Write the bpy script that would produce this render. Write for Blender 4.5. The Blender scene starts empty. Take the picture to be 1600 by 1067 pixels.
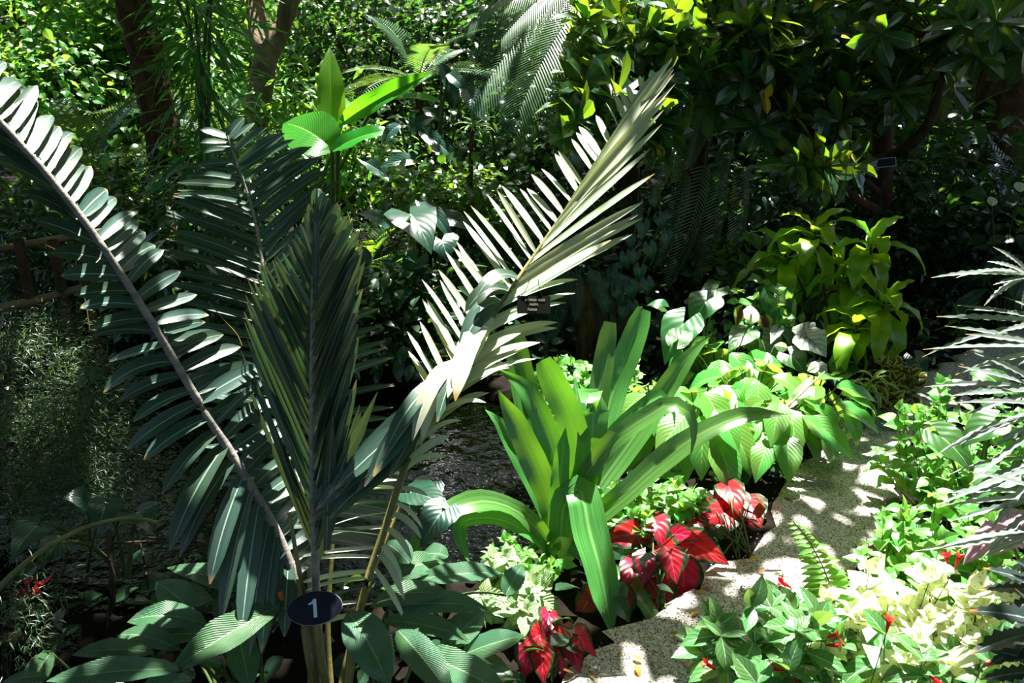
import bpy, math
import numpy as np
from mathutils import Vector, Matrix

sc = bpy.context.scene
R = math.radians
# ------------------------------------------------------------------ camera, sky, sun, exposure
EYE = np.array([0.0, 0.0, 2.2]); PITCH = R(20); FOC = 1300.0
cam_data = bpy.data.cameras.new('camera'); cam = bpy.data.objects.new('camera', cam_data)
sc.collection.objects.link(cam)
cam.location = EYE; cam.rotation_euler = (R(90) - PITCH, 0, 0)
cam_data.sensor_width = 36; cam_data.lens = FOC * 36 / 1600
cam_data.clip_start = 0.05; cam_data.clip_end = 200
sc.camera = cam
SUN_AZ, SUN_EL = R(12), R(68)
SUN = np.array([math.sin(SUN_AZ) * math.cos(SUN_EL), math.cos(SUN_AZ) * math.cos(SUN_EL), math.sin(SUN_EL)])
world = bpy.data.worlds.new('sky'); sc.world = world; world.use_nodes = True
wn = world.node_tree.nodes; wl = world.node_tree.links
sky = wn.new('ShaderNodeTexSky'); sky.sky_type = 'NISHITA'; sky.sun_disc = False
sky.sun_elevation = SUN_EL; sky.sun_rotation = SUN_AZ; sky.air_density = 1.0; sky.dust_density = 3.0
wl.new(sky.outputs[0], wn['Background'].inputs[0]); wn['Background'].inputs[1].default_value = 0.17
sun_data = bpy.data.lights.new('sun', 'SUN'); sun_data.energy = 30.0; sun_data.angle = R(0.53)
sun_data.color = (1.0, 0.96, 0.88)
sun = bpy.data.objects.new('sun', sun_data); sc.collection.objects.link(sun)
sun.rotation_euler = Vector(-SUN).to_track_quat('-Z', 'Y').to_euler()
sc.view_settings.view_transform = 'Standard'; sc.view_settings.look = 'None'
sc.view_settings.gamma = 1.0; sc.view_settings.use_curve_mapping = False
sc.view_settings.exposure = 0.18

# ------------------------------------------------------------------ projection helpers (photograph taken as 1600 x 1067)
CP, SP = math.cos(PITCH), math.sin(PITCH)
RIGHT = np.array([1., 0, 0]); UPV = np.array([0, SP, CP]); FWD = np.array([0, CP, -SP]); ZUP = np.array([0, 0, 1.])
def P(px, py, d):
    return EYE + d * (RIGHT * ((px - 800) / FOC) + UPV * ((533.5 - py) / FOC) + FWD)
def GD(px, py, z=0.0):
    v = RIGHT * ((px - 800) / FOC) + UPV * ((533.5 - py) / FOC) + FWD
    return (z - EYE[2]) / v[2]
def G(px, py, z=0.0):
    return P(px, py, GD(px, py, z))
def depth(p):
    return float(np.dot(np.asarray(p) - EYE, FWD))
def nz(v):
    v = np.asarray(v, float); return v / (np.linalg.norm(v, axis=-1, keepdims=True) + 1e-12)
def lin(h):
    c = [int(h[i:i + 2], 16) / 255 for i in (0, 2, 4)]
    return tuple(x / 12.92 if x <= 0.04045 else ((x + 0.055) / 1.055) ** 2.4 for x in c)

# ------------------------------------------------------------------ scene helpers
WM = {}
COLL = sc.collection
def thing(name, label, cat, loc=(0, 0, 0), group=None, kind=None):
    o = bpy.data.objects.new(name, None); COLL.objects.link(o)
    o.empty_display_size = 0.05; o.location = tuple(loc); WM[o] = Matrix.Translation(Vector(loc))
    o['label'] = label; o['category'] = cat
    if group: o['group'] = group
    if kind: o['kind'] = kind
    return o
def tag(o, label, cat, group=None, kind=None):
    o['label'] = label; o['category'] = cat
    if group: o['group'] = group
    if kind: o['kind'] = kind
    return o
def new_mesh(name, V, F, UV, mat):
    V = np.asarray(V, np.float32); F = np.asarray(F, np.int32); nf = len(F)
    me = bpy.data.meshes.new(name)
    me.vertices.add(len(V)); me.vertices.foreach_set('co', V.ravel())
    me.loops.add(nf * 4); me.loops.foreach_set('vertex_index', F.ravel())
    me.polygons.add(nf); me.polygons.foreach_set('loop_start', np.arange(0, nf * 4, 4, dtype=np.int32))
    if UV is not None:
        ul = me.uv_layers.new(name='UVMap'); ul.data.foreach_set('uv', np.asarray(UV, np.float32)[F.ravel()].ravel())
    me.update(calc_edges=True); me.polygons.foreach_set('use_smooth', np.ones(nf, dtype=bool))
    if mat: me.materials.append(mat)
    return me
class Mesh:
    def __init__(s): s.V, s.F, s.U, s.n = [], [], [], 0
    def add(s, V, F, U):
        s.V.append(V); s.F.append(np.asarray(F) + s.n); s.U.append(U); s.n += len(V); return s
    def arrays(s): return np.concatenate(s.V), np.concatenate(s.F), np.concatenate(s.U)
def part(name, me, parent, M=None):
    """link mesh data ME as child NAME of PARENT with world matrix M"""
    o = bpy.data.objects.new(name, me); COLL.objects.link(o)
    if M is None: M = Matrix.Identity(4)
    WM[o] = M
    if parent is not None:
        o.parent = parent; o.matrix_basis = WM[parent].inverted() @ M
    else: o.matrix_basis = M
    return o
def wpart(name, mesh, mat, parent, kind=None):
    """world-space geometry as a child (or a top-level object when parent is None)"""
    V, F, U = mesh.arrays() if isinstance(mesh, Mesh) else mesh
    org = np.array(WM[parent].translation) if parent is not None else np.array([V[:, 0].mean(), V[:, 1].mean(), V[:, 2].min()])
    o = part(name, new_mesh(name, V - org, F, U, mat), parent, Matrix.Translation(Vector(org)))
    if kind: o['kind'] = kind
    return o

# ------------------------------------------------------------------ geometry
def bez(a, b, c, n):
    t = np.linspace(0, 1, n + 1)[:, None]
    return (1 - t) ** 2 * np.asarray(a) + 2 * t * (1 - t) * np.asarray(b) + t * t * np.asarray(c)
def spline(pts, n):
    """Catmull-Rom through points, chord-length parameter, n segments"""
    p = np.asarray(pts, float)
    if len(p) == 2: return p[0] + (p[1] - p[0]) * np.linspace(0, 1, n + 1)[:, None]
    s = np.r_[0, np.cumsum(np.linalg.norm(np.diff(p, axis=0), axis=1))]; s /= s[-1]
    m = np.gradient(p, s, axis=0)
    out = []
    for t in np.linspace(0, 1, n + 1):
        i = min(np.searchsorted(s, t, 'right') - 1, len(p) - 2); h = s[i + 1] - s[i]; x = (t - s[i]) / h
        out.append((2 * x**3 - 3 * x**2 + 1) * p[i] + (x**3 - 2 * x**2 + x) * h * m[i] + (-2 * x**3 + 3 * x**2) * p[i + 1] + (x**3 - x**2) * h * m[i + 1])
    return np.array(out)
def blade(path, w, hint, fold=0.25, k=1, wave=0.0, ph=0.0, freq=3.0):
    """strip leaf along PATH with half widths W; cross-section is a shallow V"""
    p = np.asarray(path, float); n = len(p); w = np.broadcast_to(np.asarray(w, float), (n,))
    t = nz(np.gradient(p, axis=0)); h = np.broadcast_to(np.asarray(hint, float), (n, 3))
    side = nz(np.cross(t, h)); nrm = np.cross(side, t)
    u = np.linspace(-1, 1, 2 * k + 1); v = np.linspace(0, 1, n)
    cf, sf = math.cos(fold), math.sin(fold)
    V = p[:, None] + side[:, None] * (w[:, None] * u * cf)[..., None] + nrm[:, None] * (w[:, None] * np.abs(u) * sf)[..., None]
    if wave: V = V + nrm[:, None] * ((np.sin(v * freq * 6.28 + ph)[:, None] + 0 * u) * wave * u ** 2 * np.sign(u + .001))[..., None]
    m = 2 * k + 1; i = np.arange(n - 1)[:, None] * m + np.arange(m - 1)[None]
    F = np.stack([i, i + 1, i + m + 1, i + m], -1).reshape(-1, 4)
    U = np.stack(np.broadcast_arrays((u[None] + 1) / 2, v[:, None]), -1).reshape(-1, 2)
    return V.reshape(-1, 3), F, U
def tube(path, r, k=6):
    p = np.asarray(path, float); n = len(p); r = np.broadcast_to(np.asarray(r, float), (n,))
    t = nz(np.gradient(p, axis=0)); h = np.where(np.abs(t[:, 2:3]) > .9, np.array([[0, 1., 0]]), np.array([[0, 0, 1.]]))
    a = nz(np.cross(t, h)); b = np.cross(a, t); th = np.arange(k) * 2 * np.pi / k
    V = p[:, None] + (a[:, None] * np.cos(th)[None, :, None] + b[:, None] * np.sin(th)[None, :, None]) * r[:, None, None]
    i = np.arange(n - 1)[:, None] * k; j = np.arange(k)[None]; j2 = (j + 1) % k
    F = np.stack([i + j, i + j2, i + k + j2, i + k + j], -1).reshape(-1, 4)
    U = np.stack(np.broadcast_arrays(np.arange(k)[None] / k, np.linspace(0, 1, n)[:, None]), -1).reshape(-1, 2)
    return V.reshape(-1, 3), F, U
def tmesh(path, r, k=6): return Mesh().add(*tube(path, r, k))
def ball(c, rad, nu=8, nv=6, rng=None, rough=0.0):
    th = np.arange(nu) * 2 * np.pi / nu; f = np.linspace(0.02, np.pi - 0.02, nv + 1)
    V = np.stack([np.sin(f)[:, None] * np.cos(th), np.sin(f)[:, None] * np.sin(th), np.cos(f)[:, None] + 0 * th], -1)
    if rng is not None: V = V * (1 + rough * rng.standard_normal(V.shape[:2])[..., None])
    V = V * np.asarray(rad) + np.asarray(c)
    i = np.arange(nv)[:, None] * nu; j = np.arange(nu)[None]; j2 = (j + 1) % nu
    F = np.stack([i + j, i + nu + j, i + nu + j2, i + j2], -1).reshape(-1, 4)
    return V.reshape(-1, 3), F, np.zeros((len(V.reshape(-1, 3)), 2))
BOXF = np.array([[0, 1, 3, 2], [4, 6, 7, 5], [0, 4, 5, 1], [2, 3, 7, 6], [0, 2, 6, 4], [1, 5, 7, 3]])
def box(c, ax, ay, az):
    c, ax, ay, az = map(lambda q: np.asarray(q, float), (c, ax, ay, az))
    V = np.array([c + sx * ax + sy * ay + sz * az for sx in (-1, 1) for sy in (-1, 1) for sz in (-1, 1)])
    return V, BOXF, np.zeros((8, 2))
def tab(*rows):
    a = np.array(rows, float); return lambda s: np.interp(s, a[:, 0], a[:, 1])
def tpl(wf, n=4, k=1, fold=0.25, bend=0.4, wave=0.0, lobe=0.0, notch=0.0, freq=2.0, tooth=0.0):
    """unit leaf along +Y from the origin, upper side +Z: (V, F, UV); uv.x runs edge-to-edge, uv.y base-to-tip"""
    Vs, Fs, Us, off = [], [], [], 0
    v = np.linspace(-lobe, 1, n + 1); s = (v + lobe) / (1 + lobe); w = np.maximum(wf(s), 0.004); wm = w.max()
    if tooth: w = w * (1 - tooth * (np.arange(n + 1) % 2))
    y = np.where(v > 0, np.sin(bend * v) / bend, v) if bend else v
    z = np.where(v > 0, -(1 - np.cos(bend * v)) / bend, 0) if bend else 0 * v
    for sg in (-1, 1):
        xin = np.minimum(np.maximum(0, -v) * notch, w * .9)
        c = np.linspace(0, 1, k + 1)
        x = xin[:, None] + (w - xin)[:, None] * c
        zz = z[:, None] + x * math.tan(fold) + wave * np.sin(v * freq * 6.28 + sg)[:, None] * (x / wm) ** 2 - 0.25 * fold * x ** 2 / wm
        V = np.stack([sg * x, y[:, None] + 0 * x, zz], -1).reshape(-1, 3)
        m = k + 1; i = np.arange(n)[:, None] * m + np.arange(k)[None]
        F = np.stack([i, i + 1, i + m + 1, i + m] if sg > 0 else [i, i + m, i + m + 1, i + 1], -1).reshape(-1, 4)
        U = np.stack([0.5 + sg * 0.5 * (x / w[:, None]), s[:, None] + 0 * x], -1).reshape(-1, 2)
        Vs.append(V); Fs.append(F + off); Us.append(U); off += len(V)
    return np.concatenate(Vs), np.concatenate(Fs), np.concatenate(Us)
LANCE = tab((0, .02), (.08, .045), (.25, .1), (.45, .125), (.65, .105), (.85, .05), (1, .002))
ELL = tab((0, .03), (.08, .1), (.25, .2), (.45, .25), (.65, .22), (.85, .11), (1, .004))
OVATE = tab((0, .05), (.08, .2), (.25, .33), (.4, .34), (.6, .26), (.8, .13), (1, .004))
OBOV = tab((0, .02), (.15, .06), (.4, .14), (.65, .19), (.82, .17), (.93, .09), (1, .005))
HEART = tab((0, .16), (.06, .27), (.15, .36), (.25, .4), (.4, .38), (.6, .28), (.8, .14), (.93, .05), (1, .003))
CALAD = tab((0, .1), (.06, .2), (.15, .28), (.28, .33), (.42, .33), (.6, .26), (.8, .13), (.93, .05), (1, .003))
def frame(b, d, n, L, W=None):
    y = nz(d); z = nz(np.asarray(n, float) - np.dot(n, y) * y); x = np.cross(y, z)
    W = L if W is None else W
    M = Matrix.Identity(4)
    for i in range(3): M[i][0], M[i][1], M[i][2], M[i][3] = x[i] * W, y[i] * L, z[i] * (L + W) / 2, b[i]
    return M
def scatter(tp, B, D, N, S, W=None):
    V, F, U = tp; n = len(B)
    y = nz(D); z = nz(N - (N * y).sum(1, keepdims=True) * y); x = np.cross(y, z)
    S = np.broadcast_to(np.asarray(S, float), (n,)); W = S if W is None else np.broadcast_to(np.asarray(W, float), (n,))
    out = B[:, None] + x[:, None] * (V[None, :, 0] * W[:, None])[..., None] + y[:, None] * (V[None, :, 1] * S[:, None])[..., None] + z[:, None] * (V[None, :, 2] * S[:, None])[..., None]
    FF = F[None] + (np.arange(n) * len(V))[:, None, None]
    return out.reshape(-1, 3), FF.reshape(-1, 4), np.tile(U, (n, 1))

# ------------------------------------------------------------------ materials
def mat_base(name):
    m = bpy.data.materials.new(name); m.use_nodes = True
    return m, m.node_tree.nodes, m.node_tree.links, m.node_tree.nodes['Principled BSDF']
class NT:
    def __init__(s, n, l): s.n, s.l = n, l
    def put(s, sock, v):
        if isinstance(v, bpy.types.NodeSocket): s.l.new(v, sock)
        elif isinstance(v, tuple) and len(v) == 3 and sock.type == 'RGBA': sock.default_value = v + (1,)
        else: sock.default_value = v
    def math(s, op, a, b=0.0, clamp=False):
        q = s.n.new('ShaderNodeMath'); q.operation = op; q.use_clamp = clamp; s.put(q.inputs[0], a); s.put(q.inputs[1], b); return q.outputs[0]
    def mix(s, f, a, b, mode='MIX'):
        q = s.n.new('ShaderNodeMix'); q.data_type = 'RGBA'; q.blend_type = mode
        s.put(q.inputs[0], f); s.put(q.inputs[6], a); s.put(q.inputs[7], b); return q.outputs[2]
    def ramp(s, f, lo, hi):
        q = s.n.new('ShaderNodeMapRange'); q.interpolation_type = 'SMOOTHSTEP'
        s.put(q.inputs[0], f); q.inputs[1].default_value = lo; q.inputs[2].default_value = hi; return q.outputs[0]
    def noise(s, scale, detail=3.0, vec=None, rough=.55):
        q = s.n.new('ShaderNodeTexNoise'); q.inputs['Scale'].default_value = scale; q.inputs['Detail'].default_value = detail; q.inputs['Roughness'].default_value = rough
        if vec is not None: s.l.new(vec, q.inputs['Vector'])
        return q.outputs[0]
    def bump(s, h, strength, dist=0.01):
        q = s.n.new('ShaderNodeBump'); q.inputs['Strength'].default_value = strength; q.inputs['Distance'].default_value = dist; s.l.new(h, q.inputs['Height']); return q.outputs[0]
    def coord(s, which='Object'):
        return s.n.new('ShaderNodeTexCoord').outputs[which]
def leafmat(name, col, tr=None, tf=0.35, rough=0.38, spec=0.5, vein=None, veinw=0.07, rib=0, ribc=None, ribb=0.3, edge=None, edgew=0.25, blotch=None, bscale=30., bthr=.5, tip=None, var=0.45, hue=0.03, slope=.35, streak=0.):
    m, n, l, b = mat_base(name); t = NT(n, l)
    c = lin(col); tr = lin(tr) if tr else tuple(min(1, x * k) for x, k in zip(c, (2.6, 2.2, 1.0)))
    uv = n.new('ShaderNodeUVMap'); sp = n.new('ShaderNodeSeparateXYZ'); l.new(uv.outputs[0], sp.inputs[0])
    u, v = sp.outputs[0], sp.outputs[1]
    a = t.math('ABSOLUTE', t.math('SUBTRACT', t.math('MULTIPLY', u, 2.0), 1.0))
    oi = n.new('ShaderNodeObjectInfo'); ge = n.new('ShaderNodeNewGeometry')
    rnd = t.math('FRACT', t.math('ADD', oi.outputs['Random'], ge.outputs['Random Per Island']))
    colr = c; trc = tr
    ob = t.coord()
    if blotch:
        nn = t.noise(bscale, 2.0, uv.outputs[0]); f = t.ramp(nn, bthr - .04, bthr + .04)
        colr = t.mix(f, colr, lin(blotch)); trc = t.mix(f, trc, lin(blotch))
    if rib:
        ph = t.math('MULTIPLY', t.math('SUBTRACT', v, t.math('MULTIPLY', a, slope)), rib * 6.2832)
        w = t.math('SINE', ph)
        if ribc: colr = t.mix(t.ramp(w, .55, .95), colr, lin(ribc))
        else: colr = t.mix(t.math('MULTIPLY', t.ramp(w, .3, 1.0), .22), colr, tuple(min(1, x * 2.0 + .01) for x in c))
        l.new(t.bump(w, ribb, 0.004), b.inputs['Normal'])
    if edge:
        e = t.math('ADD', a, t.math('MULTIPLY', t.noise(18., 2.0, uv.outputs[0]), .25)); e = t.math('MAXIMUM', e, t.ramp(v, .9, 1.1))
        f = t.ramp(e, 1.12 - edgew - .12, 1.12 - edgew + .12)
        colr = t.mix(f, colr, lin(edge)); trc = t.mix(f, trc, lin(edge))
    if vein:
        f = t.ramp(a, veinw, veinw * .35); colr = t.mix(f, colr, lin(vein))
    if streak:
        mp = n.new('ShaderNodeMapping'); mp.inputs['Scale'].default_value = (26, 1.2, 1); l.new(uv.outputs[0], mp.inputs[0]); st = t.noise(1., 2., mp.outputs[0])
        colr = t.mix(t.math('MULTIPLY', t.ramp(st, .4, .68), streak), colr, tuple(min(1, x * 2.4 + .02) for x in c)); l.new(t.bump(st, .25, .004), b.inputs['Normal'])
    if tip:
        f = t.ramp(t.math('ADD', v, t.math('MULTIPLY', rnd, .08)), .965, 1.05); colr = t.mix(f, colr, lin(tip)); trc = t.mix(f, trc, lin(tip))
    def vary(x):
        q = n.new('ShaderNodeHueSaturation')
        l.new(t.math('ADD', t.math('MULTIPLY', rnd, hue * 2), .5 - hue), q.inputs['Hue'])
        l.new(t.math('ADD', t.math('MULTIPLY', rnd, var), 1 - var / 2), q.inputs['Value'])
        t.put(q.inputs['Color'], x); return q.outputs[0]
    cv = vary(colr); l.new(cv, b.inputs['Base Color'])
    b.inputs['Roughness'].default_value = rough; b.inputs['Specular IOR Level'].default_value = spec
    if tf:
        tl = n.new('ShaderNodeBsdfTranslucent'); l.new(vary(trc), tl.inputs[0])
        mx = n.new('ShaderNodeMixShader'); mx.inputs[0].default_value = tf
        l.new(b.outputs[0], mx.inputs[1]); l.new(tl.outputs[0], mx.inputs[2]); l.new(mx.outputs[0], n['Material Output'].inputs[0])
    return m
def plainmat(name, col, rough=.6, spec=.4, col2=None, scale=12., bump=0.0, stretch=None, var=0.0, metal=0.0):
    m, n, l, b = mat_base(name); t = NT(n, l); vec = t.coord()
    if stretch:
        mp = n.new('ShaderNodeMapping'); mp.inputs['Scale'].default_value = stretch; l.new(vec, mp.inputs[0]); vec = mp.outputs[0]
    nn = t.noise(scale, 5.0, vec, .65)
    c = lin(col) if not col2 else t.mix(t.ramp(nn, .35, .65), lin(col), lin(col2))
    if var:
        oi = n.new('ShaderNodeObjectInfo'); q = n.new('ShaderNodeHueSaturation')
        l.new(t.math('ADD', t.math('MULTIPLY', oi.outputs['Random'], var), 1 - var / 2), q.inputs['Value']); t.put(q.inputs['Color'], c); c = q.outputs[0]
    t.put(b.inputs['Base Color'], c); b.inputs['Roughness'].default_value = rough; b.inputs['Specular IOR Level'].default_value = spec
    b.inputs['Metallic'].default_value = metal
    if bump: l.new(t.bump(nn, bump, .02), b.inputs['Normal'])
    return m
M = dict(
    palm=leafmat('palm_leaflet', '2c4438', '5e7a3a', .16, .36, .55, vein='8ba394', veinw=.10, tip='8a7350', var=.6, streak=.35),
    palm_pale=leafmat('pale_palm_leaflet', 'b2bba2', 'b6c070', .25, .42, .5, vein='d4d8c4', veinw=.08, tip='a07d55', var=.4),
    rachis=plainmat('palm_rachis', '6f6a66', .55, .4, '8d877f', 8., .2, (1, 1, 6)),
    petiole=plainmat('palm_petiole', '5b5a2c', .5, .4, '7a7440', 6., .2),
    dry=leafmat('dry_leaf', '8a6a3c', 'b08a50', .3, .6, .2, vein='6a4d2a'),
    crinum=leafmat('crinum_leaf', '3a6e30', '70b024', .34, .3, .7, vein='6f9a58', veinw=.12, var=.4, hue=.02, streak=.5),
    crinum_base=plainmat('crinum_stem', 'a8bd62', .45, .4, '8aa548', 10.),
    spath=leafmat('peace_lily_leaf', '4f8638', '9cc848', .35, .28, .6, rib=10, ribb=.12, vein='86b060', veinw=.05),
    spathe=leafmat('peace_lily_spathe', 'dfe6cc', 'e8efc8', .35, .45, .3, var=.12, hue=.01),
    spadix=plainmat('spadix', 'd9d49a', .7, .3),
    aroid=leafmat('elephant_ear_leaf', '2c5a2a', '80b434', .32, .3, .6, rib=6, ribb=.12, vein='8fbf7a', veinw=.05),
    calathea=leafmat('ribbed_leaf', '335a38', '6c9a40', .2, .33, .8, rib=24, ribb=.6, vein='7fa070', veinw=.05, var=.35),
    red=leafmat('red_caladium_leaf', 'a3162e', 'e02846', .38, .38, .45, vein='d8405c', veinw=.09, edge='1c3a1a', edgew=.26, rib=6, ribc='7c1024', ribb=.2, var=.3, hue=.01),
    white_cal=leafmat('white_caladium_leaf', '9aa29a', 'b4bca8', .3, .4, .4, vein='3a4a3a', veinw=.08, rib=6, ribc='566658', ribb=.2, var=.15),
    dracaena=leafmat('yellow_green_dracaena_leaf', '6f981c', 'a2cc28', .42, .3, .55, vein='6f8a18', veinw=.1, var=.35),
    vardrac=leafmat('striped_dracaena_leaf', '4d7a2a', '8ab03a', .3, .35, .5, edge='b8c46a', edgew=.4),
    herb=leafmat('bright_herb_leaf', '4d8238', 'a6d648', .35, .4, .5, vein='86ad62', veinw=.08, var=.5),
    herb2=leafmat('pale_herb_leaf', '7d9a6a', 'b0cc78', .3, .42, .45, vein='c4d2b0', veinw=.1, rib=7, ribb=.4, var=.4),
    cream=leafmat('cream_variegated_leaf', 'dfe3bc', 'e4ecb0', .3, .45, .4, blotch='7c9440', bscale=4., bthr=.6, vein='dadfb0', veinw=.06, var=.3),
    silver=leafmat('silvery_green_leaf', '42703a', '86b848', .28, .25, .75, vein='a6c49c', veinw=.08, rib=6, ribb=.12, ribc='56805a', var=.35),
    redflower=leafmat('red_petal', 'c81818', 'f03a2a', .4, .4, .4, var=.3, hue=.01),
    shaded_petal=leafmat('shaded_red_petal', '6a1014', '8a1a1a', .3, .5, .3, var=.3, hue=.01),  # red petal darkened: the shade of the corner is put into its colour
    aralia=leafmat('false_aralia_leaflet', '6a7670', '94a07c', .2, .28, .75, vein='a8b0a6', veinw=.15, tip='a8784a', var=.4),
    aralia_dark=leafmat('dark_toothed_leaflet', '26302e', '4a5a3a', .15, .25, .75, vein='6c7a78', veinw=.12, tip='c05a30', var=.4),
    purple=leafmat('mauve_leaf', '9a7f94', 'b890a4', .25, .4, .4, vein='a02848', veinw=.08, rib=5, ribc='7e5a78'),
    fern=leafmat('fern_pinna', '5a8a3a', 'a4d048', .35, .4, .4, vein='7fae5a', veinw=.08),
    magnolia=leafmat('glossy_tree_leaf', '1c3a2a', '94c022', .27, .22, .9, vein='6a8a62', veinw=.06, var=.5),
    yellowleaf=leafmat('yellow_leaf', 'b08a1c', 'd8a820', .4, .5, .3, vein='c8b060'),
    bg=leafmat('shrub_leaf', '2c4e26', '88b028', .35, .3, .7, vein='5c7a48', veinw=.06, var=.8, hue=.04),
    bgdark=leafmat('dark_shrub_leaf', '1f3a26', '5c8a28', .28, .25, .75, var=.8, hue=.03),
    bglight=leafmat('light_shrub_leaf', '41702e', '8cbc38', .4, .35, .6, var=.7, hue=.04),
    bgpalm=leafmat('feather_palm_leaflet', '34553a', '82a840', .25, .3, .7, vein='7a9674', veinw=.15, var=.5),
    bamboo=leafmat('bamboo_leaf', '2f6630', '78b838', .35, .33, .6, var=.6),
    banana=leafmat('paddle_leaf', '3a7a20', '8fd81c', .45, .3, .6, vein='7fb04a', veinw=.05, rib=26, ribb=.3, var=.3),
    bluedark=leafmat('blue_green_leaf', '1f4034', '4f8050', .2, .28, .55, rib=8, ribb=.12, vein='6a8a80', veinw=.05, var=.4),
    asparagus=leafmat('asparagus_fern_needle', '2f4a2c', '7c9448', .3, .4, .5, var=.9, hue=.05),
    coleus=leafmat('coleus_leaf', '5a2026', '8a2a34', .3, .45, .4, edge='8aa42a', edgew=.5),
    zebra=leafmat('zebra_striped_leaf', '1d3a28', '3f6a34', .2, .35, .5, rib=7, ribc='b8c4b4', ribb=.2, vein='c0ccbc', veinw=.06, var=.2),
    bark=plainmat('grey_bark', '85735c', .85, .2, '5e5040', 9., .6, (1, 1, .4)),
    bark_dark=plainmat('dark_fibrous_bark', '54402c', .95, .1, '33261a', 16., 1.0, (1, 1, .35)),
    bark_brown=plainmat('brown_bark', '4f3a28', .9, .2, '33261b', 12., .7, (1, 1, .4)),
    stem=plainmat('green_stem', '4a5c2c', .6, .3, '3c4a24', 14.),
    woody=plainmat('woody_stem', '42362a', .8, .2, '2f271e', 18., .4),
    soil=plainmat('soil', '17120c', .95, .08, '0d0a07', 9., 1.0),
    rock=plainmat('rock', '4c4640', .9, .3, '2c2824', 7., 1.0),
    pebble=plainmat('path_stone', 'b4a894', .9, .2, '8c8272', 40., .2, var=.5),
    navy=plainmat('navy_sign_face', '070b1e', .6, .25),
    white=plainmat('white_print', 'c4cbdc', .6, .3),
    chrome=plainmat('pale_edge', '9aa0a8', .4, .5),
    plaque=plainmat('dark_plaque', '161810', .75, .15),
    print=plainmat('plaque_print', 'a8ac92', .7, .2),
    wire=plainmat('black_wire', '0c0c0c', .5, .4),
    tagm=plainmat('grey_tag', '8a94a4', .6, .3),
    rail=plainmat('bamboo_rail', '7a6444', .6, .3, '5a4832', 5., .2),
    lamp=plainmat('black_lamp', '10101a', .4, .5),
    orange=plainmat('orange_clip', 'b4502a', .6, .3),
)
def path_material():
    m, n, l, b = mat_base('gravel'); t = NT(n, l); vec = t.coord()
    vo = n.new('ShaderNodeTexVoronoi'); vo.inputs['Scale'].default_value = 170.; l.new(vec, vo.inputs['Vector'])
    sp = n.new('ShaderNodeSeparateColor'); l.new(vo.outputs['Color'], sp.inputs[0])
    c = t.mix(t.ramp(sp.outputs[0], .1, .9), lin('88847c'), lin('c6c2bc'))
    c = t.mix(t.ramp(sp.outputs[1], .82, .95), c, lin('4c4236'))
    c = t.mix(t.math('MULTIPLY', t.ramp(t.noise(3.5, 4., vec), .5, .72), .45), c, lin('5a5048'))
    l.new(c, b.inputs['Base Color']); b.inputs['Roughness'].default_value = .95; b.inputs['Specular IOR Level'].default_value = .15
    l.new(t.bump(vo.outputs['Distance'], -.7, .012), b.inputs['Normal']); return m
def water_material():
    m, n, l, b = mat_base('pond_water'); t = NT(n, l); vec = t.coord()
    bm = t.bump(t.noise(9., 3., vec), .35, .05)
    gl = n.new('ShaderNodeBsdfGlossy'); gl.inputs['Roughness'].default_value = .03; l.new(bm, gl.inputs['Normal'])
    tp_ = n.new('ShaderNodeBsdfTransparent'); tp_.inputs[0].default_value = (.06, .045, .025, 1)
    fr = n.new('ShaderNodeFresnel'); fr.inputs[0].default_value = 1.33; l.new(bm, fr.inputs['Normal'])
    mx = n.new('ShaderNodeMixShader'); l.new(fr.outputs[0], mx.inputs[0]); l.new(tp_.outputs[0], mx.inputs[1]); l.new(gl.outputs[0], mx.inputs[2])
    l.new(mx.outputs[0], n['Material Output'].inputs[0]); return m
M['gravel'] = path_material(); M['water'] = water_material()

# ------------------------------------------------------------------ the setting: ground, pond, path
PC, PR = np.array([-1.32, 4.15]), np.array([1.52, 1.22])
def pond(x, y): return np.abs((x - PC[0]) / PR[0]) ** 3 + np.abs((y - PC[1]) / PR[1]) ** 3
def ground_z(x, y):
    q = pond(x, y); s = np.clip((1.12 - q) / .5, 0, 1); s = s * s * (3 - 2 * s)
    return -0.42 * s + .012 * np.sin(x * 3.1 + y) + .012 * np.sin(y * 4.3 - x * 2) - .015
gx = np.linspace(-15, 15, 181); gy = np.linspace(-2, 34, 217)
X, Y = np.meshgrid(gx, gy); Z = ground_z(X, Y)
i = np.arange(216)[:, None] * 181 + np.arange(180)[None]
F_ = np.stack([i, i + 1, i + 182, i + 181], -1).reshape(-1, 4)
ground = part('ground', new_mesh('ground', np.stack([X, Y, Z], -1).reshape(-1, 3), F_, None, M['soil']), None); ground['kind'] = 'structure'
ring = [PC + PR * 1.06 * np.array([np.sign(math.cos(a)) * abs(math.cos(a)) ** (2 / 3), np.sign(math.sin(a)) * abs(math.sin(a)) ** (2 / 3)]) for a in np.linspace(0, 2 * np.pi, 49)[:-1]]
Vw = [[PC[0], PC[1], -.1]] + [[r[0], r[1], -.1] for r in ring]
water = part('pond_water', new_mesh('pond_water', Vw, [[0, 1 + j, 1 + (j + 1) % 48, 1 + (j + 1) % 48] for j in range(0, 48)], None, M['water']), None)
water['kind'] = 'structure'
lp = spline([G(x, y)[:2] for x, y in ((780, 1180), (855, 1090), (950, 1003), (1045, 945), (1125, 885), (1188, 825), (1225, 760), (1265, 692), (1315, 645), (1405, 608), (1485, 562), (1560, 522), (1660, 490), (1800, 470))], 90)
rp = spline([G(x, y)[:2] for x, y in ((1230, 1250), (1225, 1100), (1225, 1020), (1260, 940), (1345, 870), (1392, 790), (1408, 720), (1450, 672), (1520, 625), (1640, 575), (1800, 545), (1950, 530))], 90)
rng = np.random.default_rng(3)
Vp = []
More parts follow.
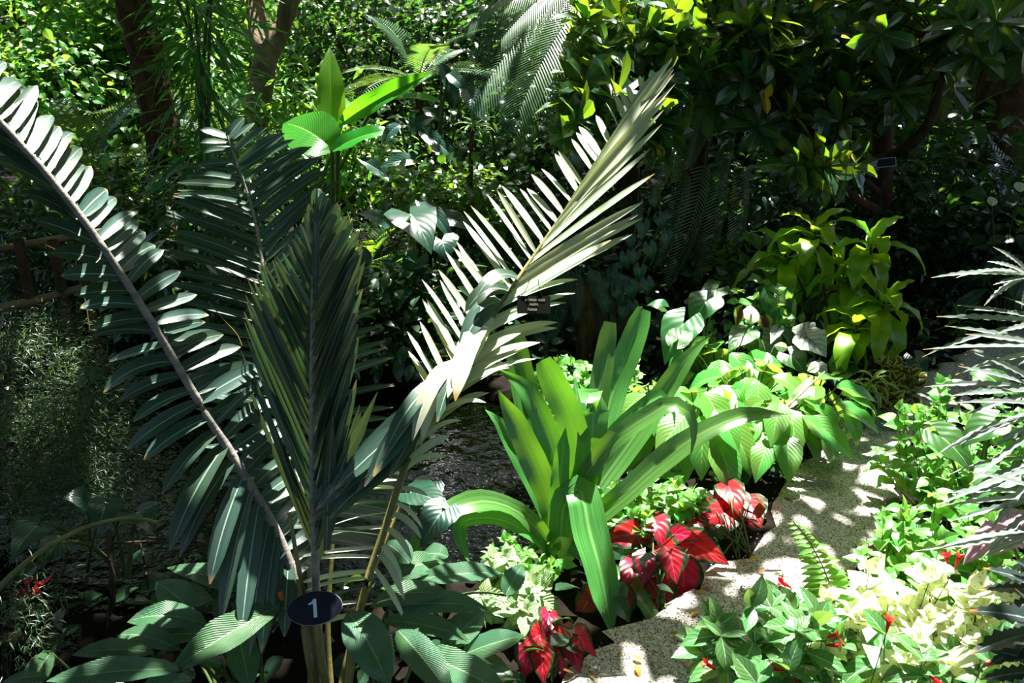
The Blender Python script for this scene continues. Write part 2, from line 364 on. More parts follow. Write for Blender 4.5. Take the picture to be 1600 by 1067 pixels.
for j in range(91):
    a, b = lp[j] + rng.normal(0, .03, 2), rp[j] + rng.normal(0, .03, 2)
    for s in np.linspace(0, 1, 15):
        q = a + (b - a) * s; Vp.append([q[0], q[1], .018 + .008 * math.sin(q[0] * 7 + q[1] * 3) + .006 * math.sin(q[1] * 11) - (.03 if s in (0, 1) else 0)])
i = np.arange(90)[:, None] * 15 + np.arange(14)[None]
path = part('path', new_mesh('path', Vp, np.stack([i, i + 15, i + 16, i + 1], -1).reshape(-1, 4), None, M['gravel']), None); path['kind'] = 'structure'
pb = ball((0, 0, 0), (1, .8, .6), 5, 3)
n = 2600; k = rng.integers(0, 88, n); s = rng.random(n)[:, None]; q = lp[k] * (1 - s) + rp[k] * s + rng.normal(0, .02, (n, 2))
B = np.c_[q, .02 + .004 * rng.random(n)]
V, F, U = scatter(pb, B, rng.normal(0, 1, (n, 3)), np.c_[rng.normal(0, .3, (n, 2)), np.ones(n)], rng.uniform(.002, .006, n))
g = part('gravel', new_mesh('gravel', V, F, U, M['pebble']), path); g['kind'] = 'stuff'

# ------------------------------------------------------------------ leaf templates
rt = np.random.default_rng(11)
def variants(wf, count=3, **kw):
    b = kw.pop('bend', .4); out = []
    for j in range(count): out.append(tpl(wf, bend=b * (.6 + .5 * j), **kw))
    return out
T = dict(
    lance=variants(LANCE, n=5, bend=.7, fold=.3), ell=variants(ELL, n=5, bend=.6, fold=.3), ovate=variants(OVATE, n=5, bend=.7, fold=.25, wave=.02),
    obov=variants(OBOV, n=5, bend=.4, fold=.3), heart=variants(HEART, n=10, k=2, bend=.8, fold=.18, lobe=.38, notch=.35, wave=.03),
    calad=variants(CALAD, n=10, k=2, bend=.7, fold=.2, lobe=.42, notch=.3, wave=.05), rib=variants(tab((0, .03), (.1, .12), (.3, .2), (.55, .215), (.75, .165), (.9, .08), (1, .004)), n=9, k=3, bend=.8, fold=.25, wave=.02),
    spath=variants(tab((0, .03), (.1, .14), (.3, .23), (.5, .225), (.7, .16), (.87, .07), (1, .004)), n=7, k=2, bend=1.0, fold=.28, wave=.03),
    tiny=[tpl(ELL, n=3, bend=.3, fold=.3)], diamond=[tpl(tab((0, .05), (.45, .3), (1, .01)), n=2, bend=.5, fold=.3)], strip=[tpl(tab((0, .03), (.4, .07), (1, .004)), n=3, bend=.6, fold=.3)],
    tooth=[tpl(tab((0, .02), (.3, .06), (.7, .06), (1, .006)), n=20, k=1, bend=b, fold=.35, tooth=.38) for b in (.2, .5, .8)],
    toothw=[tpl(tab((0, .03), (.3, .13), (.7, .14), (1, .01)), n=18, k=1, bend=b, fold=.3, tooth=.36) for b in (.3, .6)],
    paddle=variants(tab((0, .03), (.08, .1), (.3, .16), (.6, .15), (.85, .08), (1, .005)), n=9, k=2, bend=.7, fold=.35, wave=.03),
)
ME = {}
def me(key, j, mat, name='leaf'):
    k = (key, j % len(T[key]), mat, name)
    if k not in ME:
        V, F, U = T[key][k[1]]; ME[k] = new_mesh(name, V, F, U, M[mat])
    return ME[k]
def leaf(parent, key, mat, b, d, n, L, W=None, j=None, name='leaf'):
    j = int(rt.integers(0, 9)) if j is None else j
    return part(name, me(key, j, mat, name), parent, frame(b, d, n, L, W))
def leaf_px(parent, key, mat, b, t, wpx=None, n=(0, -.5, 1), j=None, name='leaf'):
    """leaf from (px, py, depth) to (px, py, depth); wpx = full width in pixels at that depth"""
    B_, T_ = P(*b), P(*t); L = np.linalg.norm(T_ - B_) * 1.04
    W = None
    if wpx:
        wm = np.abs(T[key][0][0][:, 0]).max() * 2; W = wpx * (b[2] + t[2]) / 2 / FOC / wm
    return leaf(parent, key, mat, B_, T_ - B_ + np.array([0, 0, .12 * L]), n, L, W, j, name)
def stalk(parent, a, b, r0, r1, mat, name='petiole', sag=0.0, mid=None, k=5):
    m = (np.asarray(a) + b) / 2 + np.array([0, 0, sag]) if mid is None else mid
    return wpart(name, tmesh(bez(a, m, b, 5), np.linspace(r0, r1, 6), k), M[mat], parent)
TOCAM = lambda p: nz(EYE - p)

# ------------------------------------------------------------------ feather-leaved palm
pal = thing('palm', 'large grey-green feather palm with arching fronds beside the pond', 'palm', G(508, 1122))
rp_ = np.random.default_rng(5)
def hero_frond(rach, r0, r1, groups, name='frond', rmat='rachis', seed=0, label=None):
    r = np.random.default_rng(seed)
    px = np.array(rach, float); s = np.r_[0, np.cumsum(np.hypot(*np.diff(px[:, :2], axis=0).T))]; s /= s[-1]
    sp_ = spline(px, 60); ss = np.r_[0, np.cumsum(np.hypot(*np.diff(sp_[:, :2], axis=0).T))]; ss /= ss[-1]
    W = np.array([P(*q) for q in sp_]); rr = np.linspace(r0, r1, 61) 
    fr = wpart(name, tmesh(W, rr, 6), M[rmat], pal)
    if label: fr['label'] = label
    for gr in groups:
        a = np.array(gr['t'], float); nn = gr['n']
        for t in np.linspace(a[0, 0], a[-1, 0], nn) + r.normal(0, .003, nn):
            c = [np.interp(t, ss, sp_[:, q]) for q in range(3)]
            dx, dy, dd = (np.interp(t, a[:, 0], a[:, q]) for q in (1, 2, 3))
            j = gr.get('jit', .08); dx, dy = dx * (1 + r.normal(0, j)) - dy * r.normal(0, j), dy * (1 + r.normal(0, j)) + dx * r.normal(0, j)
            b = P(*c); e = P(c[0] + dx, c[1] + dy, c[2] + dd + r.normal(0, .02)); L = np.linalg.norm(e - b)
            sag = gr.get('sag', .08) * L * (1 + r.normal(0, .3)); m_ = b * .45 + e * .55 + np.array([0, 0, sag])
            pth = bez(b, m_, e, 9); v = np.linspace(0, 1, 10); hw = gr.get('w', .02) * (1 + r.normal(0, .12))
            prof = np.interp(v, [0, .08, .4, .75, .93, 1], [.4, .7, 1, .85, .4, .06])
            h = nz(TOCAM(b) * gr.get('cam', .5) + ZUP * gr.get('up', .6) + RIGHT * gr.get('right', 0) + r.normal(0, gr.get('nj', .18), 3))
            mm = gr.get('mat', 'palm')
            if 'mat2' in gr and r.random() < gr['mat2'][1]: mm = gr['mat2'][0]
            wpart('leaflet', Mesh().add(*blade(pth, hw * prof, h, gr.get('fold', .3))), M[mm], fr)
    return fr
# left arching frond
hero_frond([(505, 1095, 2.85), (472, 940, 2.82), (432, 830, 2.8), (380, 740, 2.75), (300, 610, 2.68), (235, 500, 2.6), (160, 385, 2.5), (80, 280, 2.42), (0, 190, 2.35), (-90, 95, 2.3)], .02, .008, [
    dict(n=38, w=.031, t=[(.19, -5, 130, -.1), (.23, -30, 190, -.1), (.30, -38, 200, -.1), (.35, -80, 160, -.1), (.39, -98, 104, -.08), (.425, -118, 73, -.05), (.455, -109, 38, -.05), (.505, -100, 50, 0), (.55, -99, 10, 0), (.61, -100, 10, 0), (.66, -104, -23, 0), (.71, -110, -75, .05), (.8, -115, -60, .05), (.9, -110, -40, .05), (1, -100, -60, 0)], sag=.14, cam=.6, up=.8),
    dict(n=46, w=.026, t=[(.17, 50, -40, .12), (.28, 60, -55, .12), (.38, 85, -65, .15), (.45, 92, -50, .15), (.52, 88, -18, .15), (.57, 80, -20, .15), (.61, 58, -52, .18), (.66, 58, -40, .18), (.71, 44, -42, .18), (.78, 38, -58, .18), (.85, 33, -66, .18), (.92, 42, -52, .18), (1, 40, -60, .15)], sag=.1, cam=.8, up=.5, right=.3)], seed=1)
# back frond
hero_frond([(488, 1090, 2.98), (486, 900, 3.1), (470, 760, 3.25), (445, 620, 3.35), (420, 470, 3.4), (395, 330, 3.45), (355, 212, 3.45)], .017, .005, [
    dict(n=44, w=.021, nj=.07, t=[(.3, -120, 10, .1), (.5, -150, -25, .1), (.62, -165, -45, .1), (.72, -155, -58, .1), (.83, -132, -45, .08), (.9, -110, -10, .05), (.96, -60, 5, 0), (1, -40, -12, 0)], sag=.05, cam=.6, up=.5, jit=.05),
    dict(n=44, w=.021, nj=.07, t=[(.28, 140, 30, 0), (.45, 160, -15, 0), (.58, 165, -80, 0), (.7, 130, -115, 0), (.84, 115, -88, 0), (.93, 92, -50, 0), (1, 25, -28, 0)], sag=.06, cam=.6, up=.5, jit=.05)], seed=2)
# upright centre frond
hero_frond([(510, 1095, 2.84), (497, 980, 2.8), (492, 850, 2.76), (488, 700, 2.73), (488, 560, 2.7), (490, 430, 2.7), (495, 330, 2.7)], .017, .006, [
    dict(n=29, w=.019, t=[(.3, -100, -270, .05), (.42, -108, -260, .05), (.55, -102, -225, .05), (.66, -85, -175, .05), (.76, -55, -110, .05), (.86, -32, -65, .05), (.94, -12, -50, 0), (1, -3, -36, 0)], sag=.02, cam=.6, up=0, right=-.65, jit=.02, nj=.06),
    dict(n=29, w=.023, t=[(.28, 70, -230, -.05), (.42, 62, -240, -.05), (.55, 72, -195, -.05), (.68, 82, -180, -.05), (.82, 66, -120, -.05), (.93, 30, -70, 0), (1, 4, -36, 0)], sag=.02, cam=.65, up=0, right=.6, jit=.025, nj=.07)], seed=3)
# long pale frond leaning right
RF = [(540, 1095, 2.8), (560, 960, 2.8), (600, 830, 2.8), (645, 700, 2.82), (715, 575, 2.87), (800, 450, 2.95), (890, 320, 3.05), (1005, 145, 3.2)]
hero_frond(RF, .017, .005, [
    dict(n=17, w=.011, t=[(.13, -85, 25, .05), (.18, -105, 22, .05), (.25, -112, 5, .05), (.33, -105, 25, .05), (.4, -75, 60, .05)], sag=.09, cam=.3, up=.8, mat='palm_pale', mat2=('palm', .3)),
    dict(n=17, w=.036, t=[(.37, -140, 100, -.12), (.42, -160, 125, -.15), (.48, -165, 165, -.16), (.52, -120, 180, -.15)], sag=.1, cam=.7, up=.2, mat='palm', jit=.05, nj=.1, fold=.15),
    dict(n=12, w=.032, t=[(.5, -90, 130, -.15), (.56, -40, 110, -.16), (.6, -50, 95, -.15), (.64, -70, 50, -.12), (.67, -70, 25, -.12)], sag=.35, cam=.6, up=.6, mat='palm_pale', mat2=('palm', .35), fold=.15),
    dict(n=32, w=.013, t=[(.46, -45, -80, .1), (.52, -50, -100, .1), (.6, -70, -105, .1), (.66, -78, -118, .1), (.72, -68, -90, .1), (.8, -45, -55, .1), (.9, -28, -48, .08), (1, -8, -30, 0)], sag=.03, cam=.5, up=.5, mat='palm_pale', jit=.06),
    dict(n=30, w=.016, t=[(.62, 170, -95, -.05), (.66, 205, -105, -.05), (.70, 190, -150, -.05), (.76, 175, -205, 0), (.84, 140, -190, .02), (.93, 65, -95, 0), (1, 14, -20, 0)], sag=.02, cam=.55, up=.3, mat='palm_pale', jit=.035, nj=.15),
    dict(n=14, w=.017, t=[(.4, 95, -65, 0), (.46, 110, -60, 0), (.52, 130, -50, 0), (.57, 140, -45, 0), (.62, 120, -45, 0)], sag=.12, cam=.4, up=.6, mat='palm_pale', jit=.08),
    dict(n=11, w=.013, t=[(.2, 45, 85, -.05), (.26, 50, 45, -.05), (.31, 45, 30, -.05), (.36, 75, -45, -.05), (.4, 90, -60, -.05)], sag=.3, cam=.4, up=.6, mat='palm_pale')], rmat='petiole', seed=4, label='pale frond leaning right with light grey-green leaflets')
# short stalks, cut petioles and a young spear between the fronds
for j, (q, r0, r1) in enumerate((([(500, 1095, 2.78), (488, 980, 2.76), (470, 905, 2.76), (452, 800, 2.78)], .013, .006), ([(528, 1095, 2.86), (560, 960, 2.9), (625, 790, 2.98)], .014, .006), ([(495, 1095, 2.75), (478, 1010, 2.72), (466, 905, 2.74)], .012, .008), ([(518, 1095, 2.9), (512, 980, 2.92), (520, 850, 2.95)], .013, .007), ([(512, 1095, 2.74), (497, 1000, 2.7), (490, 930, 2.7)], .013, .011))):
    wpart('petiole', tmesh(np.array([P(*w) for w in spline(q, 12)]), np.linspace(r0, r1, 13), 6), M['petiole'], pal)
for q, w in (([(515, 830, 2.72), (530, 740, 2.7), (562, 670, 2.68), (590, 612, 2.66)], .026), ([(510, 860, 2.7), (513, 760, 2.69), (520, 650, 2.67)], .024), ([(492, 470, 2.68), (493, 380, 2.67), (495, 292, 2.66)], .014)):
    c = np.array([P(*z) for z in spline(q, 10)]); v = np.linspace(0, 1, 11)
    wpart('leaflet', Mesh().add(*blade(c, w * np.interp(v, [0, .3, .7, 1], [.5, 1, .8, .05]), TOCAM(c[0]) + RIGHT * .5, .35)), M['palm'], pal)
for q in ([(70, 382), (95, 395), (125, 440), (135, 480), (140, 515)], [(262, 392), (275, 405), (270, 330)], [(270, 330), (275, 350), (262, 380)], [(325, 470), (350, 500), (372, 525), (378, 540)]):   # reins: dry threads joining leaflet tips
    wpart('rein', tmesh(np.array([P(x, y, 2.6) for x, y in spline(q, 10)]), .0016, 4), M['dry'], pal)

# oval number sign clipped to the palm stalks
sg = thing('number_sign', 'oval navy sign with a white numeral 1 hung on the palm stalks', 'sign', P(492, 950, 2.62))
cs = P(492, 950, 2.62); ex = nz(RIGHT * .98 + UPV * .12 + FWD * .1); en = nz(TOCAM(cs) + ZUP * .05); en = nz(en - np.dot(en, ex) * ex); ey = np.cross(en, ex)
def oval(a, b, z0, z1, n=40):
    th = np.arange(n) * 2 * np.pi / n; V = []
    for z, sc_ in ((z0, .001), (z0, 1), (z1, 1), (z1, .001)):
        V += [cs + ex * a * sc_ * math.cos(t) + ey * b * sc_ * math.sin(t) + en * z for t in th]
    F = [[r * n + j, r * n + (j + 1) % n, (r + 1) * n + (j + 1) % n, (r + 1) * n + j] for r in range(3) for j in range(n)]
    return np.array(V), np.array(F), np.zeros((len(V), 2))
px_ = 2.62 / FOC
def flat(o): o.data.polygons.foreach_set('use_smooth', np.zeros(len(o.data.polygons), dtype=bool)); return o
flat(wpart('board', oval(42 * px_, 25 * px_, 0, .004), M['navy'], sg)); flat(wpart('rim', oval(42.6 * px_, 25.6 * px_, -.005, -.0004), M['chrome'], sg))
one = [(-9, 5.5), (-9, 8.2), (-4, 10), (-1, 14), (3.2, 14), (3.2, -14), (-2.2, -14), (-2.2, 7.2)]
bm_ = Mesh()
for quad in ([0, 1, 2, 7], [2, 3, 4, 7], [7, 4, 5, 6]):
    V = np.array([cs + (ex * one[q][0] + ey * one[q][1]) * px_ + en * .0046 for q in quad] + [cs + (ex * one[q][0] + ey * one[q][1]) * px_ + en * .0038 for q in quad])
    bm_.add(V, np.array([[0, 1, 2, 3], [4, 5, 6, 7], [0, 1, 5, 4], [1, 2, 6, 5], [2, 3, 7, 6], [3, 0, 4, 7]]), np.zeros((8, 2)))
flat(wpart('numeral', bm_, M['white'], sg))
wpart('clip', Mesh().add(*box(P(439, 931, 2.66), RIGHT * .006, UPV * .013 + RIGHT * -.004, FWD * .004)), M['orange'], sg)
wpart('wire', tmesh(np.array([P(*w) for w in spline([(452, 940, 2.64), (444, 958, 2.63), (430, 975, 2.62), (425, 988, 2.62), (445, 960, 2.65)], 14)]), .0012, 4), M['wire'], sg)

# small plaque hung on wires from the pale frond
pq = thing('name_plaque', 'small dark plaque with three lines of print hung on wires under the pale frond', 'plaque', P(834, 476, 2.84))
cq = P(834, 476, 2.84); k_ = 2.84 / FOC; u_ = UPV + .1 * FWD
flat(wpart('board', Mesh().add(*box(cq, RIGHT * 26 * k_, u_ * 14 * k_, FWD * .003)), M['plaque'], pq))
rr_ = np.random.default_rng(8); lt = Mesh()
for yy, x0, x1 in ((7.5, -13, 17), (0.5, -6, 7.5), (-7.5, -9, 5.5)):
    x = x0
    while x < x1:
        w = rr_.uniform(.9, 1.7)
        for (dx, dy, sx, sy) in ((0, 0, .35, 2.0), (w * .5, [1.6, 0, -1.6][rr_.integers(3)], w * .5, .35), (w * .9, rr_.choice([-.8, 0, .8]), .3, 1.3)):
            lt.add(*box(cq + (RIGHT * (x + dx) + u_ * (yy + dy)) * k_ - FWD * .0034, RIGHT * sx * k_, u_ * sy * k_, FWD * .0003))
        x += w + 1.0
flat(wpart('lettering', lt, M['print'], pq))
for q in ([(814, 463), (822, 452), (828, 436)], [(847, 463), (843, 452), (841, 436)]):
    wpart('wire', tmesh(np.array([P(x, y, 2.84) for x, y in spline(q, 6)]), .0014, 4), M['wire'], pq)

# ------------------------------------------------------------------ strap-leaved lily in the sun
cr = thing('crinum_lily', 'big bright green strap-leaved lily standing in the sun at the pond edge', 'lily', G(872, 866))
CR = [
    ([(880, 815, 3.75), (905, 720, 3.72), (891, 655, 3.68), (868, 605, 3.64), (848, 562, 3.6)], 20, 'blunt', -.2), ([(886, 820, 3.75), (921, 725, 3.72), (926, 670, 3.7), (925, 622, 3.66), (921, 614, 3.6), (922, 630, 3.56)], 21, 'blunt', 0),
    ([(888, 810, 3.8), (918, 720, 3.86), (936, 610, 3.9), (945, 550, 3.92), (953, 503, 3.92)], 16, 'blunt', .2), ([(890, 810, 3.8), (930, 700, 3.9), (962, 600, 3.98), (985, 540, 4.0), (1006, 483, 4.02)], 20, 'blunt', .3),
    ([(890, 825, 3.8), (935, 760, 3.85), (985, 690, 3.9), (1035, 615, 3.95), (1080, 553, 3.95), (1112, 522, 3.95)], 19, 'sharp', .3), ([(888, 842, 3.75), (972, 775, 3.7), (1040, 715, 3.68), (1100, 675, 3.66), (1170, 648, 3.66), (1238, 650, 3.66)], 17, 'sharp', .2),
    ([(890, 815, 3.75), (915, 745, 3.7), (955, 692, 3.66), (1010, 652, 3.62), (1052, 632, 3.6), (1076, 645, 3.58), (1084, 675, 3.57), (1080, 708, 3.56)], 14, 'sharp', .2), ([(888, 815, 3.8), (920, 745, 3.82), (960, 680, 3.82), (1000, 640, 3.8), (1035, 620, 3.8), (1051, 640, 3.8), (1054, 668, 3.8)], 13, 'sharp', .2),
    ([(876, 838, 3.7), (884, 785, 3.66), (900, 765, 3.6), (922, 835, 3.5), (938, 893, 3.44), (950, 955, 3.38), (957, 994, 3.34)], 24, 'sharp', .1), ([(870, 830, 3.75), (856, 775, 3.74), (833, 718, 3.72), (805, 658, 3.7), (778, 610, 3.68)], 19, 'sharp', -.3),
    ([(878, 815, 3.78), (880, 755, 3.8), (863, 700, 3.8), (843, 645, 3.8), (822, 608, 3.8), (780, 578, 3.8)], 18, 'sharp', -.3), ([(882, 815, 3.82), (866, 760, 3.9), (838, 680, 3.95), (817, 590, 4.0), (801, 508, 4.02)], 20, 'blunt', -.3),
    ([(868, 832, 3.78), (838, 760, 3.82), (805, 700, 3.85), (780, 660, 3.86), (758, 640, 3.86)], 15, 'sharp', -.3), ([(862, 858, 3.7), (838, 825, 3.62), (800, 794, 3.52), (758, 783, 3.42), (708, 796, 3.34), (666, 828, 3.28), (645, 868, 3.24), (637, 898, 3.22)], 15, 'sharp', -.1),
    ([(858, 860, 3.7), (832, 838, 3.6), (795, 816, 3.5), (752, 809, 3.42), (720, 818, 3.36), (720, 845, 3.34), (733, 878, 3.33)], 12, 'sharp', -.1), ([(892, 858, 3.7), (950, 890, 3.6), (990, 922, 3.5), (1015, 956, 3.42), (1029, 988, 3.37), (1030, 1018, 3.34)], 12, 'sharp', .1),
    ([(890, 855, 3.7), (940, 880, 3.62), (985, 905, 3.54), (1015, 898, 3.5), (1040, 900, 3.48)], 8, 'sharp', .1), ([(872, 830, 3.72), (874, 770, 3.7), (879, 710, 3.68), (884, 668, 3.66)], 13, 'sharp', -.1),
    ([(886, 820, 3.86), (903, 740, 3.95), (905, 650, 4.05), (898, 590, 4.12)], 16, 'sharp', 0), ([(884, 820, 3.86), (860, 730, 3.96), (835, 640, 4.0), (825, 590, 4.0)], 16, 'sharp', -.2), ([(890, 820, 3.85), (950, 730, 3.95), (1000, 665, 4.05), (1040, 640, 4.1)], 15, 'sharp', .2)]
for q, w, kind, rgt in CR:
    c = np.array([P(*z) for z in spline(q, 16)]); v = np.linspace(0, 1, 17); w = w * 1.18
    prof = np.interp(v, [0, .15, .5, .8, .93, 1], [.75, .8, 1, .95, .85, .55] if kind == 'blunt' else [.75, .85, 1, .75, .3, .04])
    h = nz(TOCAM(c.mean(0)) * .75 + ZUP * .5 + RIGHT * rgt); down = (c[-1] - c[-3])[2] < 0
    wpart('leaf', Mesh().add(*blade(c, w * 3.7 / FOC * prof, h, .28, k=2, wave=.006, ph=w)), M['crinum'], cr)
wpart('pseudostem', tmesh(np.array([P(*z) for z in spline([(872, 872, 3.76), (873, 830, 3.76), (876, 790, 3.77), (880, 750, 3.79)], 8)]), [.072, .07, .066, .06, .054, .045, .035, .02, .004], 10), M['crinum_base'], cr)

# ------------------------------------------------------------------ plant builders
def rosette(name, label, cat, base, n, height, spread, key, mat, L, seed, group=None, tilt=(15, 60), stem='stem', wsc=1.0, face=.25, r0=.004):
    r = np.random.default_rng(seed); t = thing(name, label, cat, base, group); base = np.asarray(base, float)
    a0 = r.random() * 6.28
    for i in range(n):
        f = math.sqrt((i + .5) / n); az = a0 + i * 2.4 + r.normal(0, .25); o = np.array([math.cos(az), math.sin(az), 0])
        h = height * (1 - .45 * f * f) * r.uniform(.82, 1.12)
        b = base + o * spread * f * .62 * r.uniform(.8, 1.2) + ZUP * h
        tl = R(r.uniform(*tilt)) * (.4 + .6 * f); d = o * math.cos(tl) - ZUP * math.sin(tl) + r.normal(0, .12, 3)
        d = nz(d); nn = nz(ZUP + TOCAM(b) * face + o * .35 + r.normal(0, .15, 3)); LL = L * r.uniform(.75, 1.15)
        lf = leaf(t, key, mat, b, d, nn, LL, LL * wsc, int(r.integers(0, 9)))
        stalk(lf, base + o * .03 * f, b, r0 * 1.5, r0, stem, mid=base + o * spread * f * .18 + ZUP * h * .75)
    return t
def arch(t, base, az, el, L, hw, mat, droop=1.0, name='leaf', n=8, fold=.3, ph=0.0, prof=None, thin=.3):
    el0 = el; p = [np.asarray(base, float)]
    for j in range(n):
        e = el0 - droop * (j + .5) / n * 1.6
        p.append(p[-1] + L / n * np.array([math.cos(az) * math.cos(e), math.sin(az) * math.cos(e), math.sin(e)]))
    p = np.array(p); v = np.linspace(0, 1, n + 1)
    pr = np.interp(v, [0, .2, .5, .8, 1], prof or [thin, .8, 1, .65, .04])
    tt = nz(np.gradient(p, axis=0)); sidev = np.array([-math.sin(az), math.cos(az), 0]); h = np.cross(sidev, tt)
    h = np.where((h @ ZUP)[:, None] < 0, h, h); h = -h if h[0] @ ZUP < 0 and el < 1.3 else h
    return wpart(name, Mesh().add(*blade(p, hw * pr, h, fold, wave=hw * .15, ph=ph)), M[mat], t)
def whorl_plant(name, label, cat, base, heads, mat, L, hw, n, seed, group=None, el=(80, -25), droop=.9, cane='woody', cr_=.012):
    r = np.random.default_rng(seed); t = thing(name, label, cat, base, group); base = np.asarray(base, float)
    for hp in heads:
        hp = np.asarray(hp, float); m = base * .5 + hp * .5 + r.normal(0, .03, 3) * (1, 1, 0)
        wpart('stem', tmesh(bez(base + r.normal(0, .02, 3) * (1, 1, 0), m, hp, 8), np.linspace(cr_, cr_ * .6, 9), 6), M[cane], t)
        for i in range(n):
            f = i / (n - 1); az = i * 2.4 + r.normal(0, .2); e = R(el[0] + (el[1] - el[0]) * f ** .8 + r.normal(0, 6))
            b = hp - ZUP * .22 * L * f * 1.6
            arch(t, b, az, e, L * r.uniform(.75, 1.1) * (.75 + .25 * min(1, f * 3)), hw * r.uniform(.85, 1.15), mat, droop * r.uniform(.7, 1.2), ph=i)
    return t
def herb(name, label, cat, base, rad, height, nst, key, mat, L, seed, group=None, nodes=5, cap=240, lean=(0, 0), stuff_key=None, ry=None, stemr=.003, face=.3, low=.3, wsc=1.0):
    """bushy herb: leaf pairs along many stems; nearest CAP leaves are parts, the rest one mass"""
    r = np.random.default_rng(seed); t = thing(name, label, cat, base, group); base = np.asarray(base, float); ry = ry or rad
    B, D, N, S = [], [], [], []; sm = Mesh()
    for i in range(nst):
        a = r.random() * 6.28; f = math.sqrt(r.random()); o = np.array([math.cos(a) * rad, math.sin(a) * ry, 0]) * f
        top = base + o + ZUP * height * (1 - .55 * f ** 2) * r.uniform(.7, 1.1) + np.array([lean[0], lean[1], 0]) * height
        bt = base + o * .45; c = bez(bt, (bt + top) / 2 + o * .15 + r.normal(0, .02, 3), top, 8); sm.add(*tube(c, np.linspace(stemr, stemr * .5, 9), 4))
        az = r.random() * 6.28
        for k in range(nodes):
            q = low + (1 - low) * (k + .3 * r.random()) / (nodes - .7); q = min(q, 1); pt = c[min(8, int(round(q * 8)))]
            for sgn in (0, math.pi) if k < nodes - 1 else (0, math.pi, math.pi / 2, -math.pi / 2):
                aa = az + k * 1.571 + sgn + r.normal(0, .25); o2 = np.array([math.cos(aa), math.sin(aa), 0])
                e = R(r.normal(12, 22)) + (.5 if k == nodes - 1 else 0); B.append(pt); D.append(o2 * math.cos(e) + ZUP * math.sin(e))
                N.append(ZUP + o2 * .3 + TOCAM(pt) * face + r.normal(0, .25, 3)); S.append(L * r.uniform(.6, 1.15) * (.7 if k == nodes - 1 else 1))
    B, D, N, S = map(np.array, (B, D, N, S)); order = np.argsort(np.linalg.norm(B - EYE, axis=1) - .8 * (B[:, 2] - base[2]))
    for i in order[:cap]: leaf(t, key, mat, B[i], D[i], N[i], S[i], S[i] * wsc, int(r.integers(0, 9)))
    if len(order) > cap:
        i = order[cap:]; wpart('foliage', scatter(T[stuff_key or key][1 % len(T[stuff_key or key])], B[i], D[i], N[i], S[i], S[i] * wsc), M[mat], t, 'stuff')
    wpart('stems', sm, M['stem'], t, 'stuff')
    return t, B[order[:cap]]
def shrub(name, label, cat, base, blobs, key, mat, L, n, seed, group=None, wsc=1.0, stem='woody', sr=.02, hang=.0, clump=10, nstem=5, up=1.0, tight=.35):
    """mass of small leaves: blobs = (centre, radius xyz); stems reach into every blob"""
    r = np.random.default_rng(seed); t = thing(name, label, cat, base, group); base = np.asarray(base, float)
    vol = np.array([np.prod(b[1]) ** (2 / 3) for b in blobs]); cnt = np.maximum(20, (n * vol / vol.sum())).astype(int)
    BB, DD, NN = [], [], []; sm = Mesh()
    for (c, rad), m in zip(blobs, cnt):
        c, rad = np.asarray(c, float), np.asarray(rad, float); nc = max(4, m // clump)
        dirs = nz(r.normal(0, 1, (nc, 3))); cl = c + dirs * rad * r.uniform(.35, 1, (nc, 1)) ** .6
        k = r.integers(0, nc, m); b = cl[k] + r.normal(0, tight, (m, 3)) * L * 2
        o = nz(b - c + r.normal(0, .25, (m, 3)) * rad.mean()); BB.append(b)
        DD.append(o * (1, 1, .5) + r.normal(0, .5, (m, 3)) - ZUP * hang); NN.append(ZUP * up + o * .4 + r.normal(0, .45, (m, 3)))
        for j in range(nstem):
            q = cl[r.integers(0, nc)]; sm.add(*tube(bez(base + r.normal(0, .06, 3) * (1, 1, 0), (base + c) / 2 + r.normal(0, .12, 3), q, 8), np.linspace(sr, sr * .25, 9), 5))
    B, D, N = map(np.concatenate, (BB, DD, NN)); S = L * r.uniform(.6, 1.25, len(B))
    tps = T[key]; q = len(B) // len(tps) + 1; ms = Mesh()
    for j, tp_ in enumerate(tps):
        s_ = slice(j * q, (j + 1) * q)
        if len(B[s_]): ms.add(*scatter(tp_, B[s_], D[s_], N[s_], S[s_], S[s_] * wsc))
    wpart('foliage', ms, M[mat], t, 'stuff'); wpart('stems', sm, M[stem], t, 'stuff')
    return t
def feather(n=26, arc=.8, lw=.012, ll=.22, drop=.5, seg=3, vee=.4):
    """unit feather frond along +Y arching down: rachis and leaflets in one mesh"""
    m = Mesh(); s = np.linspace(0, 1, 13); p = np.stack([0 * s, np.sin(arc * s) / arc, -(1 - np.cos(arc * s)) / arc], 1); m.add(*tube(p, np.linspace(.008, .002, 13), 4))
    for t in np.linspace(.14, .99, n):
        c = np.array([np.interp(t, s, p[:, k]) for k in range(3)]); tg = np.array([0, math.cos(arc * t), -math.sin(arc * t)])
        l = ll * np.interp(t, [0, .3, .6, 1], [.55, 1, .95, .35]); fw = np.interp(t, [0, 1], [.35, .95])
        for sg in (-1, 1):
            d = nz(np.array([sg, 0, vee]) * 1 + tg * fw); e = c + d * l - ZUP * l * drop * .5
            m.add(*blade(bez(c, c + d * l * .55, e, seg), lw * np.interp(np.linspace(0, 1, seg + 1), [0, .4, 1], [.5, 1, .08]), np.array([0, .2, 1.]), .25))
    return m.arrays()
FE = dict(pal=feather(30, .9, .010, .24, .5), fine=feather(44, .8, .005, .2, .4, 2), fern=feather(22, .7, .017, .17, .2, 2, .1), hang=feather(34, .6, .007, .15, 1.0, 2, .2), date=feather(60, .85, .005, .27, .35, 3, .12))
def frondmesh(kind, mat):
    k = ('f', kind, mat)
    if k not in ME: ME[k] = new_mesh('frond', *FE[kind], M[mat])
    return ME[k]
def frond(t, kind, mat, b, d, n, L, W=None): return part('frond', frondmesh(kind, mat), t, frame(np.asarray(b), d, n, L, W))
